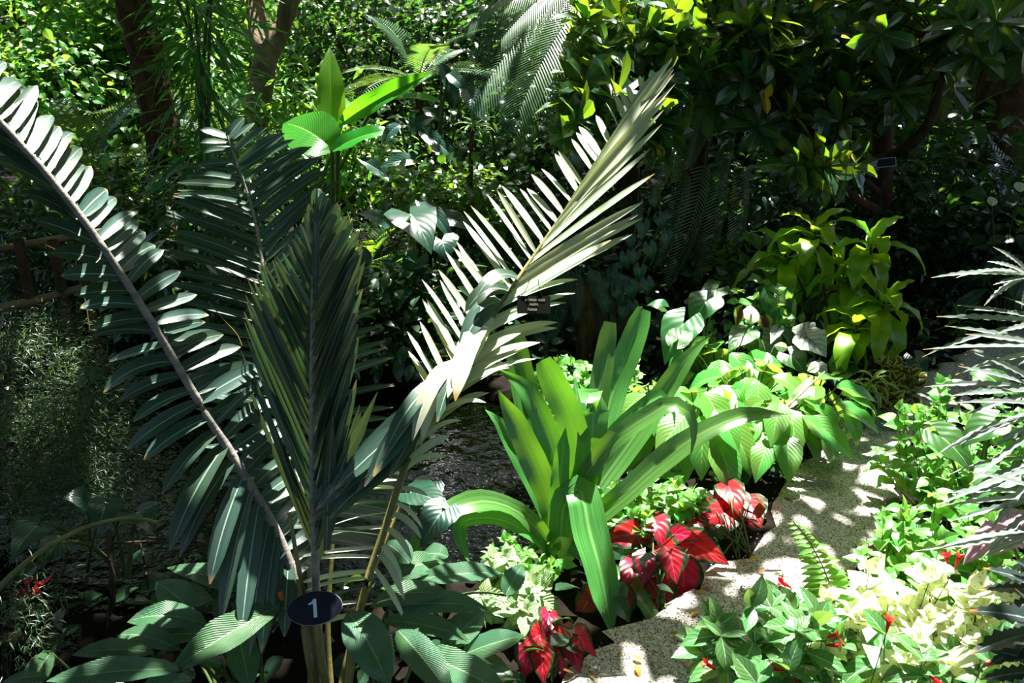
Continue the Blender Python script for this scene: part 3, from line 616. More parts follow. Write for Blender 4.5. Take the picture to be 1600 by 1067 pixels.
def crown(name, label, cat, base, n, L, kind, mat, seed, group=None, el=(70, -5), trunk=0.0, tr=.05, tmat='bark_dark', wsc=1.0, az=None):
    r = np.random.default_rng(seed); t = thing(name, label, cat, base, group); base = np.asarray(base, float); top = base + ZUP * trunk
    if trunk: wpart('trunk', tmesh(bez(base - ZUP * .05, base + ZUP * trunk * .5 + r.normal(0, .03, 3), top, 10), np.linspace(tr * 1.2, tr, 11), 9), M[tmat], t)
    for i in range(n):
        a = (i * 2.4 + r.normal(0, .2)) if az is None else R(r.uniform(*az)); e = R(el[0] + (el[1] - el[0]) * i / max(1, n - 1) + r.normal(0, 6)); o = np.array([math.cos(a), math.sin(a), 0])
        frond(t, kind, mat, top, o * math.cos(e) + ZUP * math.sin(e), ZUP * math.cos(e) - o * math.sin(e) + r.normal(0, .12, 3), L * r.uniform(.8, 1.1), L * wsc)
    return t

# ------------------------------------------------------------------ red caladiums along the path edge
def caladium(label, base, leaves, seed):
    t = thing('red_caladium', label, 'caladium', base); r = np.random.default_rng(seed)
    for (bx, by, d, dx, dy, dd, w) in leaves:
        b = P(bx, by, d); e = P(bx + dx, by + dy, d + dd); L = np.linalg.norm(e - b) * 1.35
        nn = nz(TOCAM(b) * 1.1 + ZUP * .45 + r.normal(0, .12, 3))
        lf = leaf(t, 'calad', 'red', b, e - b, nn, L, w * 1.2 * d / FOC / .66, int(r.integers(0, 3)))
        stalk(lf, np.asarray(base) + r.normal(0, .02, 3) * (1, 1, 0), b - nz(nn) * .004, .004, .003, 'stem', mid=np.asarray(base) * .5 + b * .5 + np.array([0, .03, .06]))
    return t
caladium('red heart-leaved caladium drooping over the gravel, right of the lily base', G(1030, 945), [(993, 833, 3.7, -40, 3, -.05, 46), (1022, 812, 3.75, 10, 18, -.1, 42), (1068, 893, 3.55, -1, 48, -.05, 52), (1032, 915, 3.5, 0, 52, -.05, 44), (1084, 848, 3.65, 40, 22, -.08, 46), (992, 880, 3.55, -14, 18, -.1, 36), (1035, 852, 3.66, 14, 8, -.12, 38), (968, 932, 3.45, 2, 40, -.05, 44), (1012, 872, 3.52, -6, 26, -.06, 40), (1048, 868, 3.5, 6, 30, -.06, 40), (1000, 905, 3.6, 8, 22, -.1, 34), (1052, 835, 3.75, 18, -4, -.12, 34)], 1)
caladium('tallest red caladium, at the path bend beneath the peace lilies', G(1152, 868), [(1152, 822, 4.05, 4, 52, -.05, 62), (1172, 786, 4.1, 12, 22, -.1, 44), (1112, 792, 4.1, -30, 6, -.1, 42), (1138, 760, 4.15, 14, 18, -.15, 38), (1108, 818, 4.0, -18, 34, -.05, 46), (1130, 802, 4.05, -20, 30, -.1, 50), (1170, 830, 4.0, 16, 30, -.05, 40), (1122, 845, 3.95, 6, 26, -.05, 38), (1085, 808, 4.0, -22, 16, -.1, 40), (1150, 778, 4.15, -8, 24, -.1, 40)], 2)
caladium('lowest red caladium, nearest the camera at the left path edge', G(868, 1058), [(858, 958, 3.2, 0, 14, -.1, 32), (870, 1000, 3.1, 8, 46, -.06, 40), (899, 990, 3.12, 14, 12, -.1, 36), (893, 1008, 3.08, 10, 30, -.05, 36), (848, 990, 3.12, -16, 8, -.1, 40), (830, 1014, 3.05, -10, 34, -.05, 42), (846, 1020, 3.02, 2, 36, -.05, 34), (880, 975, 3.2, -6, 12, -.12, 28)], 3)
caladium('dark shaded red caladium behind the drooping lily leaf', G(938, 962), [(932, 925, 3.5, -12, 26, -.05, 38), (920, 938, 3.48, -14, 20, -.05, 34), (958, 945, 3.45, 6, 28, -.05, 36), (944, 915, 3.55, 4, 22, -.08, 34)], 4)

# ------------------------------------------------------------------ peace lilies and elephant ears in the sunny bed
def spathe(t, b, tp_, wpx, base):
    B_, T_ = P(*b), P(*tp_); L = np.linalg.norm(T_ - B_) * 1.1; d = b[2]
    fl = part('spathe', me('spath', 1, 'spathe', 'spathe'), t, frame(B_, T_ - B_, TOCAM(B_) + RIGHT * .3, L * .9, wpx * .85 * d / FOC / .46))
    ax = nz(T_ - B_); off = nz(TOCAM(B_)) * .012
    wpart('spadix', tmesh(np.array([B_ + off + ax * L * s for s in (0, .1, .35, .5, .52)]), [.004, .007, .007, .004, .001], 6), M['spadix'], fl)
    stalk(fl, base, B_, .004, .0035, 'stem', name='flower_stalk', mid=np.asarray(base) * .6 + B_ * .4 + np.array([0, .05, .15]))
for lab, g, n, h, s, L, seed, fl in (
    ('peace lily in the middle of the sunny bed, dark veined leaves beside the lily', (1085, 722), 24, .42, .38, .33, 21, [((1145, 655, 4.4), (1152, 600, 4.4), 14)]),
    ('peace lily at the front of the sunny bed overhanging the gravel bend', (1212, 722), 28, .40, .34, .31, 22, [((1225, 640, 4.5), (1290, 575, 4.5), 22)]),
    ('peace lily with three white spathes at the back of the sunny bed', (1170, 680), 26, .44, .40, .30, 23, [((1135, 602, 4.9), (1136, 562, 4.9), 18), ((1172, 590, 4.95), (1172, 556, 4.95), 14), ((1200, 572, 4.95), (1204, 545, 4.95), 16), ((1210, 540, 5.0), (1242, 545, 5.0), 18)]),
    ('peace lily at the right end of the sunny bed beside the path', (1262, 690), 22, .38, .34, .30, 24, [((1262, 580, 4.8), (1290, 563, 4.8), 20)]),
    ('pale-leaved peace lily just behind the tall lily', (1020, 700), 22, .40, .36, .30, 25, []),
    ('tall-flowered peace lily below the elephant ears', (1120, 640), 20, .46, .36, .30, 26, [((1172, 506, 5.1), (1180, 472, 5.08), 30)])):
    base = G(*g); t = rosette('peace_lily', lab, 'peace lily', base, n, h, s, 'spath', 'spath', L, seed, tilt=(0, 48), face=.3, wsc=1.12)
    for b, e, w in fl: spathe(t, b, e, w, base)
def ears(label, base, mat, lv, name='elephant_ear', key='heart'):
    t = thing(name, label, 'elephant ear', base)
    for b, e, w in lv:
        lf = leaf_px(t, key, mat, b, e, w, n=nz(TOCAM(P(*b)) * .6 + ZUP * .5 + SUN * .3)); stalk(lf, base, P(*b), .01, .006, 'stem', mid=np.asarray(base) * .5 + P(*b) * .5 + np.array([0, .05, .1]))
    return t
ears('elephant ear with upright pale-veined leaves left of the white spathe', G(1090, 620), 'aroid', [((1068, 505, 5.2), (1036, 560, 5.1), 66), ((1104, 470, 5.3), (1080, 505, 5.2), 56), ((1060, 530, 5.1), (1082, 500, 5.2), 40), ((1120, 452, 5.5), (1090, 478, 5.4), 40), ((1035, 478, 5.4), (1012, 468, 5.4), 26)])
ears('elephant ear with large dark leaves behind the white spathe', G(1190, 620), 'aroid', [((1190, 530, 5.3), (1206, 572, 5.2), 62), ((1214, 470, 5.5), (1236, 535, 5.4), 54), ((1165, 520, 5.3), (1140, 545, 5.2), 46), ((1235, 555, 5.2), (1262, 580, 5.1), 48), ((1200, 455, 5.6), (1190, 480, 5.5), 36)])
ears('white caladium leaf with dark veins under the yellow-green dracaena', G(1262, 610), 'white_cal', [((1262, 528, 5.2), (1290, 552, 5.1), 58), ((1258, 516, 5.25), (1240, 500, 5.3), 40), ((1275, 572, 5.1), (1290, 592, 5.0), 30), ((1215, 515, 5.3), (1205, 535, 5.2), 20)], name='white_caladium', key='calad')['category'] = 'caladium'
ears('dark blue-green heart-leaved plant at the far path edge', G(1425, 625), 'bluedark', [((1412, 578, 5.5), (1424, 618, 5.4), 48), ((1430, 560, 5.6), (1448, 590, 5.5), 36), ((1320, 575, 5.4), (1306, 600, 5.3), 40)], name='heart_leaved_plant')['category'] = 'foliage plant'
ears('maroon caladium leaves showing behind the tall white spathe', G(1175, 600), 'coleus', [((1160, 485, 5.4), (1150, 505, 5.35), 24), ((1195, 500, 5.4), (1200, 520, 5.35), 24), ((1150, 525, 5.3), (1146, 548, 5.25), 20)], name='maroon_caladium', key='calad')['category'] = 'caladium'

# ------------------------------------------------------------------ dracaenas
def Q(px, py, d): return P(px, py, d)
whorl_plant('dracaena', 'tall left stem of yellow-green dracaena beside the path', 'dracaena', G(1318, 598), [Q(1272, 358, 5.7), Q(1225, 395, 5.8)], 'dracaena', .42, .064, 14, 31, droop=1.3)
whorl_plant('dracaena', 'tallest right stem of yellow-green dracaena beside the path', 'dracaena', G(1362, 600), [Q(1360, 378, 5.6), Q(1322, 430, 5.65)], 'dracaena', .43, .066, 14, 32, droop=1.3)
whorl_plant('dracaena', 'lowest yellow-green dracaena in front of the tall stems', 'dracaena', G(1352, 606), [Q(1382, 468, 5.4), Q(1338, 505, 5.4)], 'dracaena', .40, .064, 14, 33, droop=1.25)
whorl_plant('striped_dracaena', 'small striped dracaena at the foot of the yellow-green ones', 'dracaena', G(1358, 640), [Q(1364, 592, 5.0), Q(1350, 606, 5.0)], 'vardrac', .2, .017, 13, 34, droop=1.1)
whorl_plant('bromeliad', 'yellow-green bromeliad in the shade across the path', 'bromeliad', G(1502, 520), [Q(1500, 498, 6.6)], 'dracaena', .26, .02, 13, 35, droop=.8)
for k, (x, y) in enumerate(((1480, 468), (1512, 455), (1535, 472), (1566, 462), (1452, 480))):
    whorl_plant('spider_plant', 'dark spidery thin-leaved plant across the path, ' + ('second from the left', 'middle one and highest', 'fourth from the left, lowest', 'rightmost', 'leftmost')[k], 'foliage plant', P(x, y, 6.9) * (1, 1, 0), [Q(x, y, 6.9)], 'aralia_dark', .24, .008, 14, 40 + k, group='spidery plants in the far shaded bed', droop=1.1, cr_=.006)
herb('coleus', 'maroon and lime coleus at the far path edge', 'coleus', G(1400, 632), .2, .3, 14, 'ovate', 'coleus', .1, 51, nodes=4)
herb('coleus', 'low coleus by the small striped dracaena', 'coleus', G(1372, 652), .13, .2, 9, 'ovate', 'coleus', .09, 52, nodes=4)
t = rosette('zebra_plant', 'dark zebra-striped leaves lying on the gravel by the bend', 'foliage plant', G(1318, 660), 14, .14, .26, 'ovate', 'zebra', .16, 53, tilt=(0, 30))

# ------------------------------------------------------------------ herbs of the sunny bed
herb('leafy_herb', 'bright small-leaved herb between the lily and the elephant ears', 'herb', G(985, 670), .34, .42, 34, 'ovate', 'herb', .085, 61, ry=.3)
herb('leafy_herb', 'small-leaved herb under the arching right leaves of the lily', 'herb', G(975, 830), .26, .30, 26, 'ovate', 'herb', .075, 62)
herb('leafy_herb', 'pale herb at the right foot of the lily among the red caladiums', 'herb', G(1062, 800), .13, .2, 10, 'ovate', 'herb', .09, 63)
herb('leafy_herb', 'low herb between lily base and water', 'herb', G(812, 905), .2, .2, 18, 'ovate', 'herb', .07, 64)
herb('leafy_herb', 'tall bright herb between elephant ears and dracaena', 'herb', G(1175, 590), .35, .75, 26, 'ovate', 'herb', .1, 65)
herb('leafy_herb', 'herb overhanging the water left of the lily', 'herb', G(850, 700), .22, .42, 18, 'ovate', 'herb', .09, 66)
herb('pale_nettle', 'pale green quilted-leaf herb above the lowest red caladium', 'herb', G(796, 962), .16, .26, 13, 'ovate', 'herb2', .1, 67)
herb('leafy_herb', 'scalloped-leaf herb below the hanging plaque', 'herb', G(880, 640), .3, .3, 18, 'ovate', 'herb', .13, 68)

# ------------------------------------------------------------------ right bed beside the path
herb('leafy_bush', 'bright green bush at the right path edge under the silvery aralia', 'bush', G(1490, 800), .42, .66, 64, 'ovate', 'herb', .095, 71, cap=290, ry=.4)
herb('leafy_bush', 'fresh green bush in front of the mauve leaf', 'bush', G(1470, 960), .34, .5, 40, 'ovate', 'herb', .1, 72, cap=260)
herb('cream_bush', 'cream and lime variegated bush glaring in the sun', 'bush', G(1395, 1090), .36, .48, 52, 'ovate', 'cream', .12, 73, cap=290, face=.15, ry=.28)
herb('cream_bush', 'cream variegated bush at the right under the dark toothed leaves', 'bush', G(1510, 1130), .3, .48, 40, 'ovate', 'cream', .12, 74, cap=260, face=.15)
def firespike(label, base, rad, h, n, seed, flowers):
    t, _ = herb('red_firecracker_plant', label, 'flowering plant', base, rad, h, n, 'ell', 'silver', .16, seed, nodes=4, low=.45, wsc=1.05)
    r = np.random.default_rng(seed)
    for (x, y, d, ang) in flowers:
        b = P(x, y, d); dv = nz(RIGHT * math.cos(ang) + UPV * math.sin(ang) - FWD * .3); m = Mesh()
        m.add(*tube(np.array([b, b + dv * .02, b + dv * .04]), [.003, .006, .008], 6))
        for k in range(5):
            q = nz(np.cross(dv, RIGHT * math.cos(k * 1.257) + FWD * math.sin(k * 1.257))); m.add(*blade(bez(b + dv * .038, b + dv * .05 + q * .006, b + dv * .055 + q * .02, 3), [.005, .008, .007, .001], dv, .1))
        wpart('flower', m, M['redflower'], t); stalk(t, b - ZUP * .16 + r.normal(0, .03, 3), b, .002, .0015, 'stem', name='flower_stalk')
firespike('silvery-leaved plant with red flowers at the bottom path edge', G(1215, 1110), .27, .42, 20, 81, [(1236, 918, 2.95, 2.6), (1285, 996, 2.75, .3), (1290, 1008, 2.74, .1), (1226, 1048, 2.7, 2.8), (1240, 1056, 2.68, -1.2), (1118, 1046, 2.85, 2.5)])
firespike('silvery-leaved plant with red flowers at the bottom edge of the cream bush', G(1400, 1190), .36, .46, 22, 82, [(1452, 1056, 2.5, -.6), (1385, 988, 2.6, 1.5), (1492, 888, 2.8, 1.4)])
firespike('silvery-leaved plant with one red flower in the bottom right corner', G(1545, 1210), .3, .46, 18, 83, [(1538, 1036, 2.45, .1), (1480, 886, 2.9, 1.8)])
fr_ = thing('sword_fern', 'single upright fern frond beside the path in front of the cream bush', 'fern', G(1305, 980))
rach = np.array([P(*z) for z in spline([(1312, 985, 3.05), (1292, 900, 3.0), (1265, 848, 2.98), (1240, 815, 2.96)], 16)])
f0 = wpart('frond', tmesh(rach, np.linspace(.004, .0015, 17), 5), M['stem'], fr_)
for sg in (-1, 1):
    for t_ in np.linspace(.1, .98, 19):
        i_ = t_ * 16; c = rach[int(i_)] + (rach[min(16, int(i_) + 1)] - rach[int(i_)]) * (i_ - int(i_)); tg = nz(rach[16] - rach[0])
        L = .115 * np.interp(t_, [0, .3, 1], [1, .95, .22]); d = nz(RIGHT * sg * .9 + tg * .35 - ZUP * .1)
        leaf(f0, 'lance', 'fern', c, d, TOCAM(c) + ZUP * 1.2, L, L * 1.5, name='pinna')
rosette('sword_fern', 'low fern crown around the upright frond', 'fern', G(1320, 985), 7, .12, .2, 'lance', 'fern', .16, 84, tilt=(0, 40))

# silvery false aralia overhanging the right edge
al = thing('false_aralia', 'silvery false aralia with narrow toothed leaflets at the right edge', 'aralia', G(1660, 900))
ra = np.random.default_rng(90); stem_top = P(1680, 380, 3.0)
wpart('trunk', tmesh(bez(G(1660, 900), P(1690, 700, 3.1), stem_top, 10), np.linspace(.018, .009, 11), 7), M['woody'], al)
HUBS = [((1612, 432, 2.95), [(1465, 427), (1500, 434), (1508, 408), (1553, 400), (1572, 385), (1590, 480), (1555, 447), (1540, 455)], 'aralia'),
    ((1655, 505, 2.9), [(1442, 538), (1470, 508), (1500, 487), (1568, 466), (1520, 478), (1570, 512)], 'aralia'),
    ((1665, 545, 2.85), [(1447, 559), (1500, 580), (1515, 535), (1480, 520), (1575, 560)], 'aralia'),
    ((1640, 612, 2.8), [(1458, 595), (1502, 583), (1500, 612), (1500, 626), (1543, 554), (1515, 640)], 'aralia'),
    ((1660, 640, 2.75), [(1452, 682), (1480, 694), (1500, 625), (1560, 700), (1520, 760)], 'aralia'),
    ((1648, 720, 2.7), [(1482, 712), (1470, 800), (1530, 738), (1500, 775), (1545, 810)], 'aralia'),
    ((1650, 775, 2.68), [(1480, 765), (1474, 800), (1520, 745), (1540, 850), (1500, 815)], 'aralia'),
    ((1655, 830, 2.65), [(1470, 845), (1440, 878), (1500, 838), (1530, 862), (1560, 905)], 'aralia')]
for (hx, hy, hd), tips, mt in HUBS:
    h_ = P(hx, hy, hd); st = stalk(al, stem_top * .3 + G(1660, 900) * .7 + np.array([0, 0, max(0, h_[2] - 1)]), h_, .004, .003, 'woody')
    for (tx, ty) in tips:
        e = P(tx, ty, hd - ra.uniform(-.02, .12)); d = e - h_; L = np.linalg.norm(d) * 1.03
        leaf(st, 'tooth', mt, h_, d + ZUP * .12 * L, nz(ZUP * .8 + TOCAM(h_) * .5 + ra.normal(0, .2, 3)), L, L * ra.uniform(.75, .95) * min(1.3, .26 / L), int(ra.integers(0, 3)), 'leaflet')
dk = thing('toothed_aralia', 'dark broad-toothed aralia in the bottom right corner', 'aralia', G(1700, 1150))
for (hx, hy, hd), tips in (((1650, 925, 2.5), [(1545, 888), (1540, 920), (1570, 950), (1600, 870)]), ((1660, 985, 2.45), [(1530, 1000), (1545, 945), (1560, 1030), (1600, 930)]), ((1650, 1050, 2.4), [(1545, 1055), (1560, 1010), (1580, 1090)])):
    h_ = P(hx, hy, hd); st = stalk(dk, G(1700, 1150), h_, .005, .003, 'woody')
    for (tx, ty) in tips:
        e = P(tx, ty, hd - ra.uniform(0, .1)); d = e - h_; L = np.linalg.norm(d) * 1.05
        leaf(st, 'toothw', 'aralia_dark', h_, d + ZUP * .1 * L, nz(ZUP * .8 + TOCAM(h_) * .6 + ra.normal(0, .2, 3)), L, L * .85, int(ra.integers(0, 2)), 'leaflet')
t = ears('big mauve leaf with red veins under the silvery aralia', G(1620, 960), 'purple', [((1570, 838, 2.75), (1512, 858, 2.68), 62), ((1590, 822, 2.8), (1640, 800, 2.8), 60)], name='mauve_caladium', key='calad'); t['category'] = 'caladium'
t = ears('large light green taro leaves inside the right-hand bush', G(1520, 830), 'aroid', [((1470, 682, 3.5), (1530, 735, 3.4), 60), ((1550, 660, 3.4), (1500, 690, 3.4), 60), ((1560, 740, 3.3), (1525, 775, 3.25), 66), ((1560, 600, 3.6), (1530, 570, 3.6), 50)], name='taro')

# ------------------------------------------------------------------ broad ribbed plants at the bottom edge
def ribbed(label, base, leaves):
    t = thing('ribbed_leaf_plant', label, 'foliage plant', base)
    for b, e, w in leaves:
        lf = leaf_px(t, 'rib', 'calathea', b, e, w, n=nz(ZUP * .7 + TOCAM(P(*b)) * .6 + SUN * .2)); stalk(lf, base, P(*b), .007, .005, 'stem', mid=np.asarray(base) * .5 + P(*b) * .5 + np.array([0, .03, .06]))
    return t
ribbed('broad ribbed plant left of the number sign with one big sunlit leaf', G(380, 1130), [((438, 946, 2.72), (268, 1046, 2.5), 62), ((405, 926, 2.8), (266, 884, 2.7), 42), ((322, 975, 2.75), (193, 938, 2.65), 48), ((330, 992, 2.72), (175, 985, 2.6), 46), ((280, 1015, 2.65), (178, 965, 2.6), 40), ((300, 955, 2.85), (248, 905, 2.85), 54), ((310, 1030, 2.6), (247, 1050, 2.5), 20), ((345, 1040, 2.6), (310, 1020, 2.55), 24), ((370, 985, 2.75), (390, 1060, 2.6), 50), ((250, 935, 2.9), (330, 930, 2.95), 50)])
ribbed('broad ribbed plant along the bottom edge left of the sunlit leaf', G(200, 1180), [((280, 1045, 2.5), (75, 1062, 2.35), 46), ((240, 1020, 2.6), (110, 1008, 2.5), 36), ((300, 1062, 2.5), (180, 1085, 2.4), 40), ((80, 1020, 2.6), (40, 1066, 2.5), 40), ((75, 1060, 2.5), (10, 1050, 2.4), 22)])
ribbed('broad ribbed plant right of the number sign, leaf striped by shade', G(600, 1130), [((545, 958, 2.72), (608, 1048, 2.55), 72), ((698, 928, 2.85), (570, 918, 2.75), 44), ((622, 985, 2.7), (702, 1080, 2.5), 56), ((605, 950, 2.8), (770, 935, 2.8), 44), ((600, 970, 2.75), (735, 985, 2.7), 40)])
ribbed('broad ribbed plant with upright dark leaf at the bottom centre', G(715, 1110), [((695, 1015, 2.75), (755, 950, 2.85), 52), ((650, 1018, 2.7), (792, 1082, 2.55), 60), ((720, 1025, 2.75), (815, 990, 2.75), 44), ((725, 1035, 2.7), (800, 1035, 2.7), 36)])
ribbed('broad ribbed plant beside the water behind the shaded leaves', G(690, 960), [((655, 905, 3.0), (782, 893, 3.0), 40), ((610, 905, 3.0), (700, 850, 3.05), 50), ((700, 870, 3.05), (640, 850, 3.1), 40), ((640, 880, 3.0), (600, 840, 3.1), 44), ((790, 930, 3.0), (815, 880, 3.05), 36)])

# ------------------------------------------------------------------ glossy-leaved tree at the upper right
mg = thing('magnolia_tree', 'spreading tree with whorls of glossy dark oval leaves at the upper right', 'tree', G(1372, 420) * (1, 1, 0))
rm = np.random.default_rng(100)
mb = G(1372, 420) * (1, 1, 0); hub = P(1376, 150, 7.0)
wpart('trunk', tmesh(bez(mb, mb * .5 + hub * .5 + np.array([.05, 0, 0]), hub, 12), np.linspace(.11, .08, 13), 9), M['bark_brown'], mg)
for q, r0, r1 in (([(1376, 170, 7.0), (1378, 60, 6.9), (1385, -60, 6.9)], .075, .05), ([(1372, 250, 7.05), (1410, 235, 6.7), (1450, 195, 6.4), (1468, 120, 6.2), (1475, 20, 6.1)], .05, .025), ([(1370, 330, 7.1), (1270, 270, 6.7), (1215, 240, 6.4), (1185, 180, 6.2), (1150, 110, 6.0)], .045, .018), ([(1372, 300, 7.0), (1300, 235, 6.5), (1290, 205, 6.3), (1240, 180, 6.1)], .03, .012), ([(1376, 120, 6.9), (1250, 40, 7.0), (1120, 50, 6.6), (980, 70, 6.4), (900, 150, 6.3)], .045, .012), ([(1376, 100, 6.9), (1450, 60, 6.2), (1540, 30, 5.6), (1590, 40, 5.3)], .04, .012), ([(1120, 50, 6.6), (1050, 120, 6.3), (1020, 190, 6.2)], .02, .01), ([(1240, 180, 6.1), (1275, 230, 5.9), (1290, 262, 5.7)], .014, .008)):
    c = np.array([P(*z) for z in spline(q, 14)]); wpart('branch', tmesh(c, np.linspace(r0, r1, 15), 7), M['bark_brown'], mg)
WH = []
for x0, x1, y0, y1, d0, d1, n in ((905, 1060, -15, 110, 5.8, 6.4, 40), (875, 965, 120, 215, 5.6, 6.0, 18), (985, 1060, 120, 225, 5.7, 6.1, 14), (1050, 1240, -20, 110, 5.9, 7.0, 34), (1080, 1260, 90, 200, 6.0, 7.0, 28), (1240, 1360, -20, 120, 6.0, 7.0, 24), (1200, 1340, 120, 215, 6.1, 7.0, 20), (1230, 1345, 225, 285, 5.9, 6.3, 8), (1360, 1480, -20, 100, 6.0, 6.8, 20), (1380, 1500, 90, 180, 6.1, 6.8, 12), (1480, 1620, -20, 95, 5.2, 6.2, 22)):
    for k in range(n): WH.append(P(rm.uniform(x0, x1), rm.uniform(y0, y1), rm.uniform(d0, d1)))
WH = np.array(WH); tw = Mesh(); B, D, N, S = [], [], [], []
limb = np.array([P(*z) for z in ((1376, 100, 6.9), (1250, 40, 6.9), (1120, 50, 6.6), (990, 70, 6.4), (900, 150, 6.3), (1460, 60, 6.1), (1540, 35, 5.7), (1280, 210, 6.1), (1200, 170, 6.2), (1440, 130, 6.3))])
for w in WH:
    j = np.argmin(np.linalg.norm(limb - w, axis=1)); ax = nz(nz(w - limb[j] + 1e-3) * .6 + rm.normal(0, .5, 3) + SUN * .35 - FWD * .3)
    tw.add(*tube(bez(limb[j], (limb[j] + w) / 2 + rm.normal(0, .05, 3), w, 6), np.linspace(.008, .004, 7), 4))
    a = nz(np.cross(ax, [.3, .2, .9])); b2 = np.cross(ax, a); a0 = rm.random() * 6.28
    for k in range(9):
        th = a0 + k * 2.4; o = a * math.cos(th) + b2 * math.sin(th); f = k / 8; d = o * (.55 + .6 * f) + ax * (.9 - .75 * f) - ZUP * .15 * f
        B.append(w - ax * .05 * f); D.append(d); N.append(ax * .9 + ZUP * .5 - o * .2 + rm.normal(0, .2, 3)); S.append(rm.uniform(.2, .3))
B, D, N, S = map(np.array, (B, D, N, S)); order = np.argsort([depth(b) for b in B])
for i in order[:295]: leaf(mg, 'obov', 'magnolia', B[i], D[i], N[i], S[i], S[i] * 1.05)
i = order[295:]; ms = Mesh()
for j in range(3): ms.add(*scatter(T['obov'][j], B[i[j::3]], D[i[j::3]], N[i[j::3]], S[i[j::3]], S[i[j::3]] * 1.05))
wpart('foliage', ms, M['magnolia'], mg, 'stuff'); wpart('twigs', tw, M['bark_brown'], mg, 'stuff')
for x, y, tx, ty in ((1193, 140, 1200, 175), (1342, 262, 1330, 240), (1030, 225, 1035, 242), (1270, 20, 1285, 0), (1205, 130, 1200, 150), (1330, 62, 1318, 55)):
    l_ = leaf_px(mg, 'obov', 'yellowleaf', (x, y, 5.95), (tx, ty, 5.9), 13); l_['label'] = 'old yellow leaf'
lb = thing('frame_label', 'black plant label with a pale rim in the shade below the glossy tree', 'sign', P(1384, 254, 6.6))
cl = P(1384, 254, 6.6); k_ = 6.6 / FOC; e1 = nz(RIGHT + UPV * .1); e2 = nz(UPV - RIGHT * .05)
flat(wpart('board', Mesh().add(*box(cl, e1 * 15 * k_, e2 * 6.5 * k_, FWD * .004)), M['navy'], lb)); rimm = Mesh()
for s in (-1, 1): rimm.add(*box(cl + e2 * s * 6.6 * k_, e1 * 15.6 * k_, e2 * .5 * k_, FWD * .006)); rimm.add(*box(cl + e1 * s * 15.3 * k_, e1 * .5 * k_, e2 * 6.6 * k_, FWD * .006))
flat(wpart('rim', rimm, M['chrome'], lb)); wpart('stake', tmesh(np.array([cl - ZUP * .03, cl * (1, 1, 0) - ZUP * .05]), .006, 5), M['wire'], lb)

# ------------------------------------------------------------------ palms, ferns and rock in the dark hollow behind
dp = thing('date_palm', 'fine feathery palm with fronds arching in from the top centre', 'palm', P(985, 300, 7.6) * (1, 1, 0))
db = P(985, 300, 7.6) * (1, 1, 0); dt = P(985, -70, 6.9); wpart('trunk', tmesh(bez(db, (db + dt) / 2, dt, 10), np.linspace(.1, .09, 11), 9), M['bark_dark'], dp)
for (mx, my, tx, ty, d, dd) in ((850, 30, 735, 125, 6.4, -.4), (880, 40, 815, 118, 6.2, -.4), (870, 70, 850, 150, 6.3, -.5), (850, -20, 720, 10, 6.6, -.2), (900, -10, 790, 60, 6.6, -.3), (1010, 60, 1060, 150, 6.6, 0), (930, 60, 900, 190, 6.7, -.3)):
    e = P(tx, ty, d + dd); mdl = P(mx, my, d); L = (np.linalg.norm(mdl - dt) + np.linalg.norm(e - mdl)) * 1.02
    frond(dp, 'date', 'bgpalm', dt, mdl - dt + ZUP * .25, ZUP + TOCAM(dt) * .5, L, L * .8)
hp_ = thing('hanging_palm', 'drooping dark feather fronds hanging before the black hollow', 'palm', P(1090, 330, 7.8) * (1, 1, 0))
hb = P(1090, 330, 7.8) * (1, 1, 0); ht = P(1090, 100, 7.2); wpart('trunk', tmesh(bez(hb, (hb + ht) / 2, ht, 10), np.linspace(.13, .1, 11), 9), M['bark_dark'], hp_)
for (bx, by, tx, ty, d) in ((1080, 120, 1061, 290, 6.5), (1114, 120, 1106, 250, 6.5), (1092, 130, 1085, 270, 6.7), (1050, 170, 1032, 262, 6.6), (1105, 230, 1084, 430, 6.9), (1130, 240, 1128, 420, 7.0), (1140, 160, 1150, 290, 6.8), (1075, 250, 1062, 400, 7.0), (1160, 250, 1172, 400, 7.1)):
    b = P(bx, by, d); e = P(tx, ty, d - .1); L = np.linalg.norm(e - b) * 1.12; frond(hp_, 'hang', 'bgpalm', b, e - b + TOCAM(b) * .15, TOCAM(b) * .8 + RIGHT * .5, L, L * .9)
cy = crown('cycad', 'blue-green feather fronds hanging below the plaque', 'cycad', P(915, 520, 6.1) * (1, 1, 0), 0, .5, 'hang', 'bluedark', 110, trunk=.55, tr=.06)
for (bx, by, tx, ty) in ((885, 415, 868, 525), (920, 415, 935, 492), (900, 410, 845, 470), (940, 430, 985, 480), (900, 420, 900, 500)):
    b = P(bx, by, 5.9); e = P(tx, ty, 5.7); L = np.linalg.norm(e - b) * 1.1; frond(cy, 'hang', 'bluedark', b, e - b + ZUP * .2, TOCAM(b) + ZUP * .5, L, L * 1.1)
rk = wpart('boulder', Mesh().add(*ball(P(935, 492, 6.4) * (1, 1, 0) + ZUP * .14, (.27, .25, .32), 14, 10, np.random.default_rng(7), .07)), M['rock'], None)
tag(rk, 'dark boulder under the trailing heart-leaved vine', 'rock')
vn = thing('heart_leaf_vine', 'heart-leaved vine trailing over the dark boulder', 'vine', P(960, 520, 6.3) * (1, 1, 0)); rv = np.random.default_rng(12)
for x, y in [(950, 440), (962, 455), (975, 462), (938, 452), (957, 424), (985, 448), (945, 470), (972, 438), (930, 432), (990, 475), (976, 480), (1000, 420), (994, 395), (985, 372), (1005, 350), (996, 330), (978, 400), (1015, 385), (1030, 340), (1020, 310), (1042, 365), (965, 410), (1010, 440)]:
    b = P(x, y, 6.1 + rv.uniform(-.1, .1)); leaf(vn, 'heart', 'bluedark', b, RIGHT * rv.normal(0, .35) - ZUP + TOCAM(b) * .3, TOCAM(b) + ZUP * .4, rv.uniform(.09, .13))
